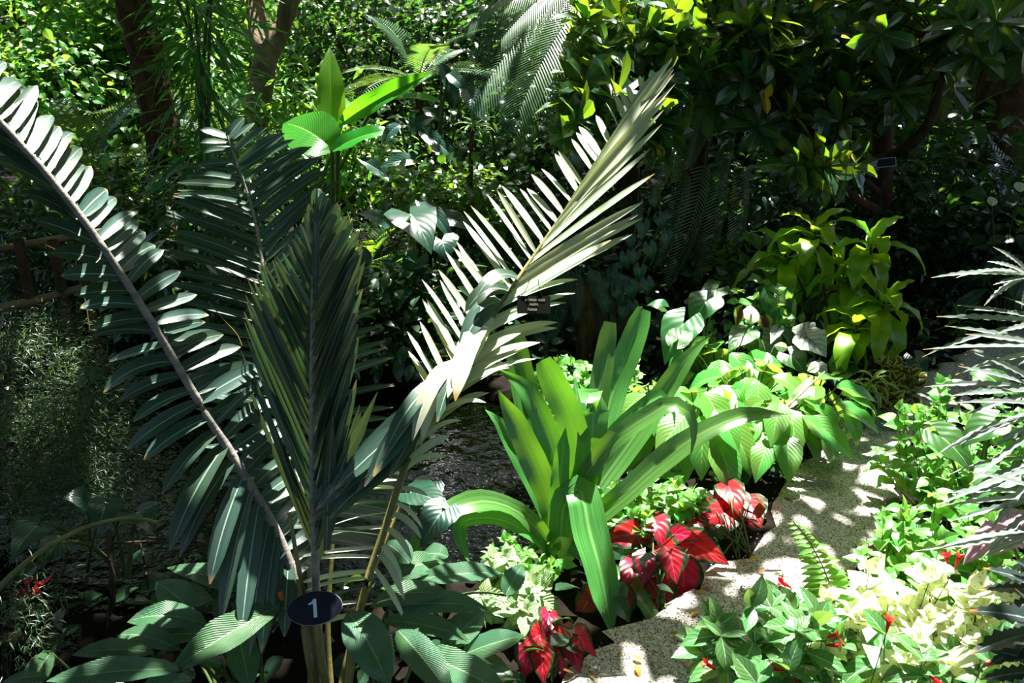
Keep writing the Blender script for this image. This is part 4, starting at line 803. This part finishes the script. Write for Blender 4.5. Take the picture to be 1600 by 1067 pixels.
for q in ([(950, 500), (960, 450), (975, 410), (990, 370), (1000, 320)], [(955, 500), (985, 450), (1010, 400), (1030, 350), (1030, 290)]):
    wpart('stem', tmesh(np.array([P(x, y, 6.2) for x, y in spline(q, 12)]), .006, 5), M['stem'], vn)
lm = thing('spot_lamp', 'small black garden spotlight above the heart-leaved vine', 'lamp', P(955, 405, 5.95)); cl = P(955, 405, 5.95); ld = nz(RIGHT * .9 + UPV * .2 - FWD * .3)
wpart('housing', tmesh(np.array([cl - ld * .055, cl - ld * .05, cl + ld * .045, cl + ld * .05, cl + ld * .05]), [.005, .032, .036, .036, .03], 12), M['lamp'], lm); wpart('stake', tmesh(np.array([cl, cl * (1, 1, 0) - ZUP * .05]), .007, 5), M['wire'], lm)

# ------------------------------------------------------------------ paddle-leaved plants and tall plants behind the palm
bn = thing('paddle_plant', 'paddle-leaved plant with one upright glowing leaf at the upper left', 'foliage plant', P(515, 330, 8.4) * (1, 1, 0)); bb = P(515, 330, 8.4) * (1, 1, 0)
for (b, e, w, nn) in (((520, 222, 8.0), (515, 70, 7.9), 44, 0), ((520, 234, 7.8), (446, 170, 7.6), 84, 0), ((530, 195, 8.0), (672, 113, 7.6), 34, 0), ((520, 236, 7.7), (604, 188, 7.5), 34, 1), ((590, 155, 8.2), (694, 150, 8.0), 18, 1), ((524, 210, 8.1), (560, 130, 8.6), 30, 0)):
    B_ = P(*b); lf = leaf_px(bn, 'paddle', 'banana', b, e, w, n=nz(TOCAM(B_) * (1.0 if not nn else .4) + ZUP * .5)); stalk(lf, bb, B_, .03, .018, 'stem')
hl = thing('heliconia', 'dark paddle-leaved heliconia with scattered sunlit leaves behind the elephant ear', 'foliage plant', P(670, 330, 8.0) * (1, 1, 0)); bb = P(670, 330, 8.0) * (1, 1, 0)
for (b, e, w) in (((625, 195, 7.6), (598, 212, 7.5), 22), ((640, 205, 7.6), (668, 178, 7.5), 26), ((655, 205, 7.5), (715, 245, 7.3), 26), ((690, 100, 7.6), (712, 158, 7.4), 20), ((700, 115, 7.5), (728, 135, 7.4), 24), ((725, 135, 7.5), (752, 180, 7.3), 32), ((660, 250, 7.6), (600, 250, 7.4), 26), ((665, 225, 7.6), (705, 240, 7.4), 20), ((720, 270, 7.4), (700, 285, 7.3), 16), ((765, 165, 7.5), (795, 145, 7.4), 30), ((610, 280, 7.6), (560, 245, 7.5), 24), ((690, 190, 7.7), (660, 160, 7.7), 22)):
    B_ = P(*b); lf = leaf_px(hl, 'paddle', 'bluedark', b, e, w, n=nz(TOCAM(B_) * .6 + ZUP * .6)); stalk(lf, bb, B_, .02, .01, 'stem')
ears('large sunlit elephant ear between the palm and the pale frond', P(660, 470, 6.6) * (1, 1, 0), 'bluedark', [((640, 334, 6.2), (672, 372, 5.9), 84), ((690, 375, 6.1), (700, 398, 6.0), 56), ((672, 328, 6.3), (720, 382, 6.2), 30), ((600, 345, 6.3), (560, 330, 6.2), 40), ((700, 340, 6.4), (740, 360, 6.3), 40), ((560, 400, 6.2), (575, 440, 6.1), 40), ((650, 405, 6.2), (625, 440, 6.1), 40)])
tg_ = wpart('plant_tag', Mesh().add(*box(P(738, 250, 7.0), RIGHT * .028, UPV * .05, FWD * .002)), M['tagm'], None); flat(tg_); tag(tg_, 'blank grey plant tag hung on a stem at the top centre', 'tag')
bro = crown('bromeliad', 'yellow-green bromeliad perched on a stem left of the glossy tree', 'bromeliad', P(745, 250, 6.9), 0, .3, 'fern', 'bglight', 1)
for k in range(12): arch(bro, P(742, 198, 6.9), k * 2.4, R(60 - 5 * k), .2, .013, 'bglight', .8)
wpart('stem', tmesh(np.array([P(737, 205, 6.9), P(735, 300, 6.95), P(735, 340, 7.0) * (1, 1, 0)]), .02, 6), M['bark_dark'], bro)

# trunks
pt = thing('old_palm', 'old palm with a thick fibrous brown trunk at the upper left', 'palm', P(262, 300, 9.2) * (1, 1, 0)); c = np.array([P(*z) for z in spline([(265, 275, 9.2), (250, 190, 9.1), (230, 90, 9.0), (200, -40, 8.9), (190, -120, 8.9)], 24)]); c = np.r_[[P(262, 300, 9.2) * (1, 1, 0) - ZUP * .1], c]
wpart('trunk', tmesh(c, .19 + .02 * np.sin(np.arange(26) * 2.4), 12), M['bark_dark'], pt)
for k in range(14): a = k * 2.4; frond(pt, 'pal', 'bgpalm', c[-1], np.array([math.cos(a), math.sin(a), .5]), np.array([-.3 * math.cos(a), -.3 * math.sin(a), 1]), 2.2, 2.0)
ft = thing('forked_tree', 'smooth grey-brown tree with a forked trunk at the upper left', 'tree', P(398, 320, 9.4) * (1, 1, 0)); fb = P(398, 320, 9.4) * (1, 1, 0)
wpart('trunk', tmesh(spline([fb - ZUP * .1, P(400, 190, 9.3), P(412, 110, 9.2), P(418, 75, 9.2)], 10), np.linspace(.17, .13, 11), 10), M['bark'], ft)
wpart('branch', tmesh(spline([P(416, 90, 9.2), P(440, 45, 9.2), P(455, -10, 9.1), P(475, -160, 9.0)], 10), np.linspace(.12, .08, 11), 9), M['bark'], ft)
wpart('branch', tmesh(spline([P(416, 90, 9.25), P(403, 45, 9.4), P(398, -10, 9.5), P(390, -160, 9.6)], 10), np.linspace(.12, .08, 11), 9), M['bark'], ft)
dkt = thing('shade_tree', 'big tree with a wide dark trunk in the shade at the upper right', 'tree', P(1555, 330, 9.2) * (1, 1, 0)); tb = P(1555, 330, 9.2) * (1, 1, 0)
wpart('trunk', tmesh(spline([tb - ZUP * .1, P(1558, 250, 9.2), P(1566, 150, 9.1), P(1575, -10, 9.1), P(1580, -260, 9.0)], 14), np.linspace(.30, .22, 15), 12), M['bark_dark'], dkt)
bmb = thing('bamboo', 'tall dark bamboo clump with narrow leaves left of the forked trunk', 'bamboo', P(320, 330, 7.2) * (1, 1, 0)); rb = np.random.default_rng(31); B, D, N, S = [], [], [], []
for k, (x0, x1, xt) in enumerate(((318, 312, 300), (322, 318, 330), (326, 326, 332), (314, 305, 285), (320, 310, 262))):
    c = spline([P(x0, 330, 7.2) * (1, 1, 0), P(x0, 210, 7.1), P(x1, 100, 7.0), P(xt, -40, 6.8)], 16); wpart('culm', tmesh(c, np.linspace(.022, .012, 17), 6), M['stem'], bmb)
    for j in range(5, 17):
        for q in range(9):
            a = rb.random() * 6.28; b = c[j] + np.array([math.cos(a), math.sin(a), 0]) * rb.uniform(.02, .4) + ZUP * rb.normal(0, .1)
            B.append(b); D.append([math.cos(a), math.sin(a), rb.normal(-.3, .35)]); N.append(ZUP + rb.normal(0, .4, 3)); S.append(rb.uniform(.22, .38))
B, D, N, S = map(np.array, (B, D, N, S)); wpart('foliage', scatter(T['strip'][0], B, D, N, S, S * .9), M['bamboo'], bmb, 'stuff')

# bamboo rail at the left
rl = thing('bamboo_rail', 'low bamboo rail behind the fine-leaved mass at the far left', 'fence', P(50, 520, 5.6) * (1, 1, 0))
for q in ([(-60, 492, 5.5), (60, 468, 5.6), (110, 455, 5.65), (150, 444, 5.7)], [(-60, 400, 5.7), (100, 372, 5.9), (160, 362, 6.0)]): wpart('rail', tmesh(np.array([P(*z) for z in spline(q, 12)]), .028, 8), M['rail'], rl)
for x, d in ((-20, 5.5), (48, 5.6), (100, 5.66), (140, 5.7)): b = P(x, 470, d); wpart('post', tmesh(np.array([b * (1, 1, 0) - ZUP * .1, b + ZUP * .42]), .035, 8), M['bark_brown'], rl)

# ------------------------------------------------------------------ fine-leaved mass and shaded things at the left
af = shrub('asparagus_fern', 'fine needle-leaved asparagus fern mass cascading at the left edge', 'fern', G(-60, 800) * (1, 1, 0), [(P(40, 600, 3.9), (.42, .35, .22)), (P(130, 640, 3.9), (.3, .3, .25)), (P(60, 700, 3.7), (.4, .3, .28)), (P(150, 720, 3.8), (.2, .2, .2)), (P(-20, 780, 3.5), (.3, .3, .25)), (P(100, 780, 3.6), (.2, .2, .15)), (P(20, 520, 4.4), (.45, .3, .12))], 'strip', 'asparagus', .03, 30000, 120, clump=40, wsc=.9, sr=.006, nstem=14, tight=.9)
dr = shrub('trailing_fern', 'thin trailing sprays with a red flower tuft at the lower left edge', 'fern', P(20, 1000, 2.7) * (1, 1, 0), [(P(40, 945, 2.7), (.1, .08, .05)), (P(45, 985, 2.65), (.06, .05, .08)), (P(60, 920, 2.75), (.08, .06, .04))], 'strip', 'asparagus', .03, 900, 121, clump=20, wsc=.9, sr=.003, nstem=5, tight=.8)
for k in range(18):
    b = P(30 + rng.uniform(0, 36), 905 + rng.uniform(0, 30), 2.66); wpart('petal', Mesh().add(*blade(bez(b, b + rng.normal(0, .01, 3) + ZUP * .012, b + rng.normal(0, .018, 3) + ZUP * .012, 3), [.003, .005, .004, .001], TOCAM(b), .2)), M['shaded_petal'], dr)
st_ = thing('cut_stalk', 'pale bent leaf stalk crossing the shadows at the lower left', 'stalk', G(-40, 1000)); c = np.array([P(*z) for z in spline([(-10, 928, 2.9), (40, 880, 2.95), (90, 846, 3.0), (140, 822, 3.05), (230, 812, 3.1), (245, 816, 3.12)], 20)])
wpart('stalk', tmesh(c, np.linspace(.013, .006, 21), 7), M['petiole'], st_); wpart('root', tmesh(np.array([c[0], G(-40, 1000)]), .012, 6), M['stem'], st_)
rtm = thing('root_tangle', 'tangle of thin hanging roots over the dark water at the lower left', 'roots', G(170, 900) * (1, 1, 0)); r = np.random.default_rng(14)
for k, q in enumerate(([(150, 825), (135, 900), (128, 960), (120, 1010), (98, 1038)], [(210, 820), (222, 860), (232, 920)], [(170, 830), (172, 900), (168, 980)], [(185, 815), (176, 850), (180, 910)], [(108, 860), (95, 900), (80, 922)], [(85, 860), (68, 890), (66, 915)], [(230, 840), (300, 845), (350, 858), (380, 872)], [(160, 850), (240, 846), (330, 855)], [(215, 890), (270, 868), (330, 848)], [(120, 900), (90, 970), (70, 1010)])):
    wpart('root', tmesh(np.array([P(x, y, 3.0 + .1 * r.random()) for x, y in spline(q, 10)]), .004, 5), M['woody'], rtm)
wpart('root', tmesh(spline([G(170, 960), P(175, 900, 3.0), P(170, 830, 3.05)], 8), .012, 6), M['woody'], rtm)
ears('dark split-leaved plant in the shade over the pond at the left', G(190, 900), 'bluedark', [((212, 800, 3.2), (235, 815, 3.1), 70), ((130, 780, 3.3), (110, 770, 3.25), 50), ((165, 790, 3.2), (150, 830, 3.1), 50), ((90, 850, 3.1), (60, 880, 3.0), 50), ((60, 820, 3.2), (20, 860, 3.0), 60)])
ears('dark broad leaves over the water between palm stalks and lily', G(655, 870), 'bluedark', [((650, 770, 3.4), (700, 790, 3.3), 60), ((670, 760, 3.5), (640, 800, 3.4), 50), ((690, 800, 3.3), (655, 850, 3.2), 60)])

# ------------------------------------------------------------------ shrubs, ferns and trees behind
def blob(x, y, d, rx, rz, ry=None): return (P(x, y, d), (rx, ry or rx, rz))
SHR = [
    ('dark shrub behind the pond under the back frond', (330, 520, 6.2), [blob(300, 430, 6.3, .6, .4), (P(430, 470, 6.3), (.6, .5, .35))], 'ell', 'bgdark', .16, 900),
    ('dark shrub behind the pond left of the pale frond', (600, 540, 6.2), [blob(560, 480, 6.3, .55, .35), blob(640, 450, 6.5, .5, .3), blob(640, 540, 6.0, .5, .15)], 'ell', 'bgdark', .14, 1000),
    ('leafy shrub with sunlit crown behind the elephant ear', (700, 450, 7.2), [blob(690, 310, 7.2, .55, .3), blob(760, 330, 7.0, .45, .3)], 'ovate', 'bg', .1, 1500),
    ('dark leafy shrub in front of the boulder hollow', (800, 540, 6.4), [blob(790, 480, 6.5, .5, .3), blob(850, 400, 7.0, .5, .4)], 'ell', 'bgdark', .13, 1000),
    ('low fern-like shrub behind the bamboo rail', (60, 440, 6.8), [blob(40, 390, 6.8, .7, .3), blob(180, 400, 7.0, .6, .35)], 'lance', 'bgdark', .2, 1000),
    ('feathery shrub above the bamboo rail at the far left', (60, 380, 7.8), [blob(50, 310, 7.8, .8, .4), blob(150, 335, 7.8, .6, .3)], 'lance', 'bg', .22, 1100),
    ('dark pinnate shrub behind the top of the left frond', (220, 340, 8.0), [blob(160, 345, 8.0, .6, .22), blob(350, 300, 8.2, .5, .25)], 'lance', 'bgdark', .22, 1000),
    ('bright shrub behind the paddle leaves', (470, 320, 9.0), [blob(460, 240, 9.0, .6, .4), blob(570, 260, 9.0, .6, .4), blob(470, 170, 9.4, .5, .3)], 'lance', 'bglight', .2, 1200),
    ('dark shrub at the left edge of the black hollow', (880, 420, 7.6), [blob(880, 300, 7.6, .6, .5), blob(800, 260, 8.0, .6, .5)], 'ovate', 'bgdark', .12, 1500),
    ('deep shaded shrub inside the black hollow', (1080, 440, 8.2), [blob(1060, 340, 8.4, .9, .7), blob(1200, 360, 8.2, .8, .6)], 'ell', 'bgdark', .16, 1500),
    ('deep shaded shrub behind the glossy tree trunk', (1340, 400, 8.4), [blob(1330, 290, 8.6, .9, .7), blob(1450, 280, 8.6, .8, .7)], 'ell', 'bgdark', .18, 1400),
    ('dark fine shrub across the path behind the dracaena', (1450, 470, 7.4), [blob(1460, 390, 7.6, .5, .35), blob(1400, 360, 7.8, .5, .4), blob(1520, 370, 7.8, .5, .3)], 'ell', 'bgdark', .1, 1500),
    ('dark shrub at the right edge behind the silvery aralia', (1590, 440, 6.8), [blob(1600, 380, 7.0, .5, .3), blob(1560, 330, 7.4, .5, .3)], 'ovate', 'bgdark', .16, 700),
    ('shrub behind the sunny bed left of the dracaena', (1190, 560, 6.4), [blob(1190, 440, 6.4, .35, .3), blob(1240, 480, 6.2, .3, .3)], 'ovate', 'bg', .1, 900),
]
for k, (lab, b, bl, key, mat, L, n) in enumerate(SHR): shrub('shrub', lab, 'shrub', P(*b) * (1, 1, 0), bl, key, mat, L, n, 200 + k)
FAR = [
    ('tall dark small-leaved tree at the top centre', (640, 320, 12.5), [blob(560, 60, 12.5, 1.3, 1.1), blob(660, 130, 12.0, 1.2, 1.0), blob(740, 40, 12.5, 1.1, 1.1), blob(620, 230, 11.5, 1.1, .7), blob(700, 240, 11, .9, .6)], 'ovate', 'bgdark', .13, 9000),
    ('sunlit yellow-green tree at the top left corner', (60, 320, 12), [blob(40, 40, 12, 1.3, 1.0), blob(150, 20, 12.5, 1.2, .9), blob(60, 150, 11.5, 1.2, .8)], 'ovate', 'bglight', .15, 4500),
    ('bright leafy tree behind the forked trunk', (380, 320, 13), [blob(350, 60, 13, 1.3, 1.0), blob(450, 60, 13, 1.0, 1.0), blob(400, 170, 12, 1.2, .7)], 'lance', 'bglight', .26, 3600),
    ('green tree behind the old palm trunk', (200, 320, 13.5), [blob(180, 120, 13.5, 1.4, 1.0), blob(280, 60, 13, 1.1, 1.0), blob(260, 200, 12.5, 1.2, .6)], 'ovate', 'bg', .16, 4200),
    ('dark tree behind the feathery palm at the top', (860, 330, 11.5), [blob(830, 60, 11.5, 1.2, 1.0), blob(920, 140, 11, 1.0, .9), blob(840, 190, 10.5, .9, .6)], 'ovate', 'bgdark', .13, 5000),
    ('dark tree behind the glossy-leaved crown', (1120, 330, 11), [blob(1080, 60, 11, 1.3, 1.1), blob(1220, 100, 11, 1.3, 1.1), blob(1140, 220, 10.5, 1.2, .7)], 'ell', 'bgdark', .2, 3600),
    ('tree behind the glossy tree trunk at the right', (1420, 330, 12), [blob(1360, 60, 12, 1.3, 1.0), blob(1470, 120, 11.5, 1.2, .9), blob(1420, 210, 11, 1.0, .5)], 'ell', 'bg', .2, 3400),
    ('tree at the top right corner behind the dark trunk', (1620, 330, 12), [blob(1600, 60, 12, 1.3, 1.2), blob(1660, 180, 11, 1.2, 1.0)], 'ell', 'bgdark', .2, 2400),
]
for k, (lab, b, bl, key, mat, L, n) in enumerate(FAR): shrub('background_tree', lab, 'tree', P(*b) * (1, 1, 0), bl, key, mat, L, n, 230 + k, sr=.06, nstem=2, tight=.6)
for k in range(11):   # tree belt closing the view
    x = -9.5 + k * 1.95; y = 17.5 + 1.2 * math.sin(k * 2.1); r = np.random.default_rng(300 + k)
    bl = [(np.array([x + r.normal(0, .5), y + r.normal(0, .6), h]), (1.5, 1.2, 1.1)) for h in (.6, 1.7, 2.8, 3.9, 5.0, 6.2)]
    lab = 'tall tree of the rear belt, ' + ('outermost on the left', 'second from the left end', 'behind the sunlit yellow-green corner tree', 'behind the old palm trunk', 'behind the forked trunk', 'behind the paddle leaves', 'behind the dark small-leaved tree', 'behind the feathery palm', 'behind the glossy-leaved crown', 'behind the glossy tree trunk', 'outermost on the right')[k]
    shrub('belt_tree', lab, 'tree', (x, y, 0), bl, 'ovate', ('bgdark', 'bg', 'bgdark')[k % 3], .2, 5200, 310 + k, group='belt of trees at the back', sr=.07, nstem=1, tight=.8)
for lab, b, n, L, kind, mat, tr, sd in (
    ('pale sunlit feather palm low at the upper left', (140, 250, 9.0), 11, 1.1, 'pal', 'bgpalm', .9, 1), ('shaded feather palm beside the bamboo rail', (30, 420, 7.2), 9, .9, 'pal', 'bluedark', .3, 2), ('small feather palm left of the forked trunk', (370, 290, 8.6), 10, 1.0, 'pal', 'bgpalm', .5, 3),
    ('feather palm between the two upper trunks', (330, 260, 10.5), 11, 1.3, 'pal', 'bgpalm', 1.0, 4), ('sunlit feather palm at the top centre', (660, 300, 10.5), 10, 1.2, 'pal', 'bgpalm', 1.7, 5), ('fern clump behind the paddle leaves', (560, 330, 7.8), 12, .7, 'fern', 'bg', .1, 6), ('fern clump at the foot of the old palm', (270, 330, 8.4), 12, .8, 'fern', 'bgdark', .15, 7),
    ('fan of dark spiky leaves above the elephant ear', (620, 360, 7.2), 13, .5, 'hang', 'bgdark', .25, 8), ('fern arching under the glossy tree at the far right', (1590, 330, 8.0), 10, .9, 'fern', 'bgdark', .8, 9), ('shaded palm behind the glossy tree trunk', (1420, 330, 9.6), 11, 1.2, 'pal', 'bgpalm', .7, 10), ('low shaded fern at the back of the pond', (480, 560, 5.8), 10, .5, 'fern', 'bgdark', .1, 11)):
    crown('feather_palm' if kind == 'pal' else 'fern', lab, 'palm' if kind == 'pal' else 'fern', P(*b) * (1, 1, 0), n, L, kind, mat, 400 + sd, trunk=tr, el=(75, 0))
t = rosette('peace_lily', 'shaded peace lily with two white spathes at the far right', 'peace lily', P(1580, 430, 6.6) * (1, 1, 0), 13, .55, .4, 'spath', 'bluedark', .36, 450, tilt=(10, 60))
for b, e, w in (((1550, 322, 6.5), (1553, 300, 6.5), 18), ((1594, 300, 6.4), (1596, 276, 6.4), 22)): spathe(t, b, e, w, P(1580, 430, 6.6) * (1, 1, 0))
# low ground cover filling the planted beds
rg = np.random.default_rng(500); B = []
def in_path(x, y):
    j = np.argmin(np.abs(lp[:, 1] - y)); j2 = np.argmin(np.abs(rp[:, 1] - y)); return lp[j, 0] - .02 < x < rp[j2, 0] + .02
while len(B) < 11000:
    x, y = rg.uniform(-7, 7), rg.uniform(1.6, 13)
    if pond(x, y) < 1.05 or in_path(x, y) or (3.0 < y < 6.5 and x > .1 and y > 5.4 + 9 * 0 and lp[np.argmin(np.abs(lp[:, 1] - y)), 0] < x): continue
    B.append([x, y, abs(rg.normal(0, .08)) + .01])
B = np.array(B); gc = Mesh()
for j in range(3): q = B[j::3]; gc.add(*scatter(T['ovate'][j], q, rg.normal(0, 1, (len(q), 3)) * (1, 1, .3), ZUP + rg.normal(0, .4, (len(q), 3)), rg.uniform(.07, .13, len(q))))
g = wpart('undergrowth', gc, M['bgdark'], None); tag(g, 'low leafy undergrowth covering the planted beds', 'ground cover', kind='stuff')
# fallen leaves on the gravel
LEAF_AT = ('at the tip of the drooping red caladium', 'just below the drooping red caladium', 'in mid path, upper left of a pair', 'in mid path, beside the yellow one below the caladium', 'near the bottom edge, smaller of two touching', 'near the bottom edge, larger of two touching', 'left of the yellow pair near the bottom edge', 'beside the hanging tip of the big lily leaf',
    'at the right foot of the tallest caladium', 'left of the yellow one by the tallest caladium', 'right of the yellow one by the tallest caladium', 'in the middle of the path', 'straight left of the silvery red-flowered plant', 'at the bottom, left of the silvery red-flowered plant', 'where the path narrows, largest under the peace lilies', 'in the middle of the upper bend',
    'beside the front peace lily at the bend', 'right of centre, level with the tallest caladium', 'under the short lily leaf hanging over the path', 'touching the lowest caladium', 'left of the sword fern tip', 'farthest up the path below the zebra leaves', 'right of the short lily leaf over the path', 'at the bottom edge in mid path', 'smallest, in the sunlit strip beside the caladiums', 'among the upper leaves of the silvery plant', 'at the right path edge under the green bush', 'lowest of all, at the bottom left of the path')
for k, (x, y, sz, mt) in enumerate(((1090, 925, .05, 'yellowleaf'), (1088, 952, .055, 'yellowleaf'), (1112, 980, .05, 'yellowleaf'), (1130, 988, .04, 'dry'), (988, 1022, .06, 'yellowleaf'), (992, 1038, .07, 'yellowleaf'), (965, 1028, .05, 'dry'), (970, 990, .05, 'dry'), (1185, 872, .06, 'yellowleaf'), (1170, 880, .05, 'dry'), (1196, 890, .05, 'dry'), (1162, 914, .04, 'bgdark'), (1100, 1003, .04, 'yellowleaf'), (1128, 1028, .04, 'dry'), (1268, 750, .07, 'dry'), (1325, 740, .05, 'dry'), (1235, 782, .06, 'dry'), (1300, 795, .04, 'dry'), (1045, 990, .06, 'yellowleaf'), (880, 1046, .06, 'dry'), (1240, 862, .04, 'dry'), (1305, 690, .04, 'dry'), (1020, 1000, .05, 'dry'), (1080, 1040, .05, 'yellowleaf'), (1150, 940, .035, 'dry'), (1205, 1008, .04, 'yellowleaf'), (1360, 800, .05, 'dry'), (930, 1060, .05, 'dry'))):
    b = G(x, y, .035); a = rng.random() * 6.28; o = part('fallen_leaf', me('ell', k, mt, 'fallen_leaf'), None, frame(b, (math.cos(a), math.sin(a), .1), ZUP + rng.normal(0, .3, 3), sz * .75, sz * .75))
    tag(o, {'yellowleaf': 'yellow', 'dry': 'brown', 'bgdark': 'green'}[mt] + ' fallen leaf on the gravel ' + LEAF_AT[k], 'leaf', 'fallen leaves on the gravel path')
# pond bed stones
for k, (x, y, sz) in enumerate(((745, 760, .1), (715, 740, .12), (790, 700, .13), (775, 775, .09), (735, 700, .12), (760, 735, .1), (800, 740, .1), (755, 845, .08))):
    b = G(x, y, -.38); o = wpart('pond_stone', Mesh().add(*ball(b + ZUP * .01, (sz, sz * .8, sz * .45), 10, 6, rng, .05)), M['bark'], None); tag(o, 'rounded brown stone under the pond water ' + ('at the centre of the group', 'farthest left of the group', 'at the back, near the lily leaves', 'front right of the group', 'back left of the group', 'just above the central stone', 'on the right of the group', 'alone near the front bank')[k], 'stone', 'stones on the pond bed')

# ------------------------------------------------------------------ unseen crowns added overhead, leaves thinned to shape sun and shade below
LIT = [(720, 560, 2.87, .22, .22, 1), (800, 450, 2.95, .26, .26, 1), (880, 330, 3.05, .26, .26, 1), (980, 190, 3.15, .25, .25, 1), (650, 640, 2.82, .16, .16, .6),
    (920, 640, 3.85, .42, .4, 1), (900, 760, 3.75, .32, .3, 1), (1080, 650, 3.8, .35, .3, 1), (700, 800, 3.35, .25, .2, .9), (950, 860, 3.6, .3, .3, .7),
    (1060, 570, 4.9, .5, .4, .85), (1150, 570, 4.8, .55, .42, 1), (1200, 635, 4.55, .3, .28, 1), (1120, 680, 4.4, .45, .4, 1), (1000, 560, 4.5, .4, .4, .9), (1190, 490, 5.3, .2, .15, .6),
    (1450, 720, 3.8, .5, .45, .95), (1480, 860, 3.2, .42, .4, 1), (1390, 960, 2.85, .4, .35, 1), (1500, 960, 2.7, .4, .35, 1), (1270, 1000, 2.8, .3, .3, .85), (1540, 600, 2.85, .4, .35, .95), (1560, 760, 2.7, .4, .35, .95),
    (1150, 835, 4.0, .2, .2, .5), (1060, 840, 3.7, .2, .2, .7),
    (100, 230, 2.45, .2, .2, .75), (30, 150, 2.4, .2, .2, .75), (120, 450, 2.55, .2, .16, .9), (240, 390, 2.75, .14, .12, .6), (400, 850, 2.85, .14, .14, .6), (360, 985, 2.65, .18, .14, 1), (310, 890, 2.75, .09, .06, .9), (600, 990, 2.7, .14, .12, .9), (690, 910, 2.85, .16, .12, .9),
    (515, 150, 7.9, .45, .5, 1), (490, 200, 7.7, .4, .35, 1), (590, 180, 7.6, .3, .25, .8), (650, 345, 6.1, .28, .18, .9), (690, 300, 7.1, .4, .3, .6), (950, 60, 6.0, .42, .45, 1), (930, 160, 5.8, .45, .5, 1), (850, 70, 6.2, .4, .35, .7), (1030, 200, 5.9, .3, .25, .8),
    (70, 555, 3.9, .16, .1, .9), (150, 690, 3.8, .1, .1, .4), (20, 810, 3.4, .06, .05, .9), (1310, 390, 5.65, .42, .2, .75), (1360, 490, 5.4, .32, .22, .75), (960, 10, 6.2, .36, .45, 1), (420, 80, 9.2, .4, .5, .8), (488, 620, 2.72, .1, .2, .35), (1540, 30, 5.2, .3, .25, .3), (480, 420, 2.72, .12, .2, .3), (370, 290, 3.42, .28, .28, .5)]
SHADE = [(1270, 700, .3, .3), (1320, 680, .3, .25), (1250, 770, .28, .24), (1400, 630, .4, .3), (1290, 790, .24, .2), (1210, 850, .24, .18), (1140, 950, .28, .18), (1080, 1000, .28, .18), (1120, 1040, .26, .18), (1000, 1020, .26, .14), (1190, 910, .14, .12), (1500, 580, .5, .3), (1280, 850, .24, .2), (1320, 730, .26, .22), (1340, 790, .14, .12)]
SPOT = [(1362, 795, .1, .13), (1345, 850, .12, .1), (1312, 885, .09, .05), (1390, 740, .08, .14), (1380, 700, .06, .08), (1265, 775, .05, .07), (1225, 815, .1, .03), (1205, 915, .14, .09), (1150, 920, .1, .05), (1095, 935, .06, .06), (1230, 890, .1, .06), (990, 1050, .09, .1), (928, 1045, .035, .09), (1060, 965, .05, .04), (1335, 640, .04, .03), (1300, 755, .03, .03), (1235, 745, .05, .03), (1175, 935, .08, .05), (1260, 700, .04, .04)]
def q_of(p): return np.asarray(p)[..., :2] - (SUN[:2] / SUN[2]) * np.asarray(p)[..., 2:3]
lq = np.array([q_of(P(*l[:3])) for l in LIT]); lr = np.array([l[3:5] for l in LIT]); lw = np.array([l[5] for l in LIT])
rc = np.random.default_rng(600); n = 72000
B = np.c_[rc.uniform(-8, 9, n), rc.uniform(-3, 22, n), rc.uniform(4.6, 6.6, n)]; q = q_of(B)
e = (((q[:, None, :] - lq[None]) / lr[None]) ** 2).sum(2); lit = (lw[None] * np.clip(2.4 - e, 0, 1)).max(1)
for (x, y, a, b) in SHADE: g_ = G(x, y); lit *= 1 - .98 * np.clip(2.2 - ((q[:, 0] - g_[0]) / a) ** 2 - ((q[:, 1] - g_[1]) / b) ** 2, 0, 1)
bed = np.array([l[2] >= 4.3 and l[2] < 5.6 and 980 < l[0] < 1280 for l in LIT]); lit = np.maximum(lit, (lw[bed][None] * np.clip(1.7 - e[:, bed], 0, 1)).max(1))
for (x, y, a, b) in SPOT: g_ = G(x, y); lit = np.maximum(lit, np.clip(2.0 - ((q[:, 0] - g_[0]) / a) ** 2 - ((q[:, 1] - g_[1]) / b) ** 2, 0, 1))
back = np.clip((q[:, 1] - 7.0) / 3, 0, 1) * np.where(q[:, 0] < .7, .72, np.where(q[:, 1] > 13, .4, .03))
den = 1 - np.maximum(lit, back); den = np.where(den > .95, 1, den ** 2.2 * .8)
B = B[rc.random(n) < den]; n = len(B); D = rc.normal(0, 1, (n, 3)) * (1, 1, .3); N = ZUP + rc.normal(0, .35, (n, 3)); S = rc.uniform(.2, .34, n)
left = B[:, 0] < -.5
wpart('crown', scatter(T['diamond'][0], B[left], D[left], N[left], S[left]), M['bgdark'], ft, 'stuff')  # added leaf layer out of view, hung on the forked tree to shape light
wpart('crown', scatter(T['diamond'][0], B[~left], D[~left], N[~left], S[~left]), M['bgdark'], dkt, 'stuff')  # right half of the added shading leaves, hung on the wide trunk
for own, top, mt in ((ft, P(475, -160, 9.0), 'bark'), (ft, P(390, -160, 9.6), 'bark'), (dkt, P(1580, -260, 9.0), 'bark_dark')):
    own_b = (B[left] if own is ft else B[~left]); own_b = own_b[own_b[:, 1] > 9.5]
    for k in range(5):
        e = own_b[rc.integers(0, len(own_b))]; wpart('branch', tmesh(bez(top, (top + e) / 2 + ZUP * .6, e, 8), np.linspace(.07, .02, 9), 6), M[mt], own)
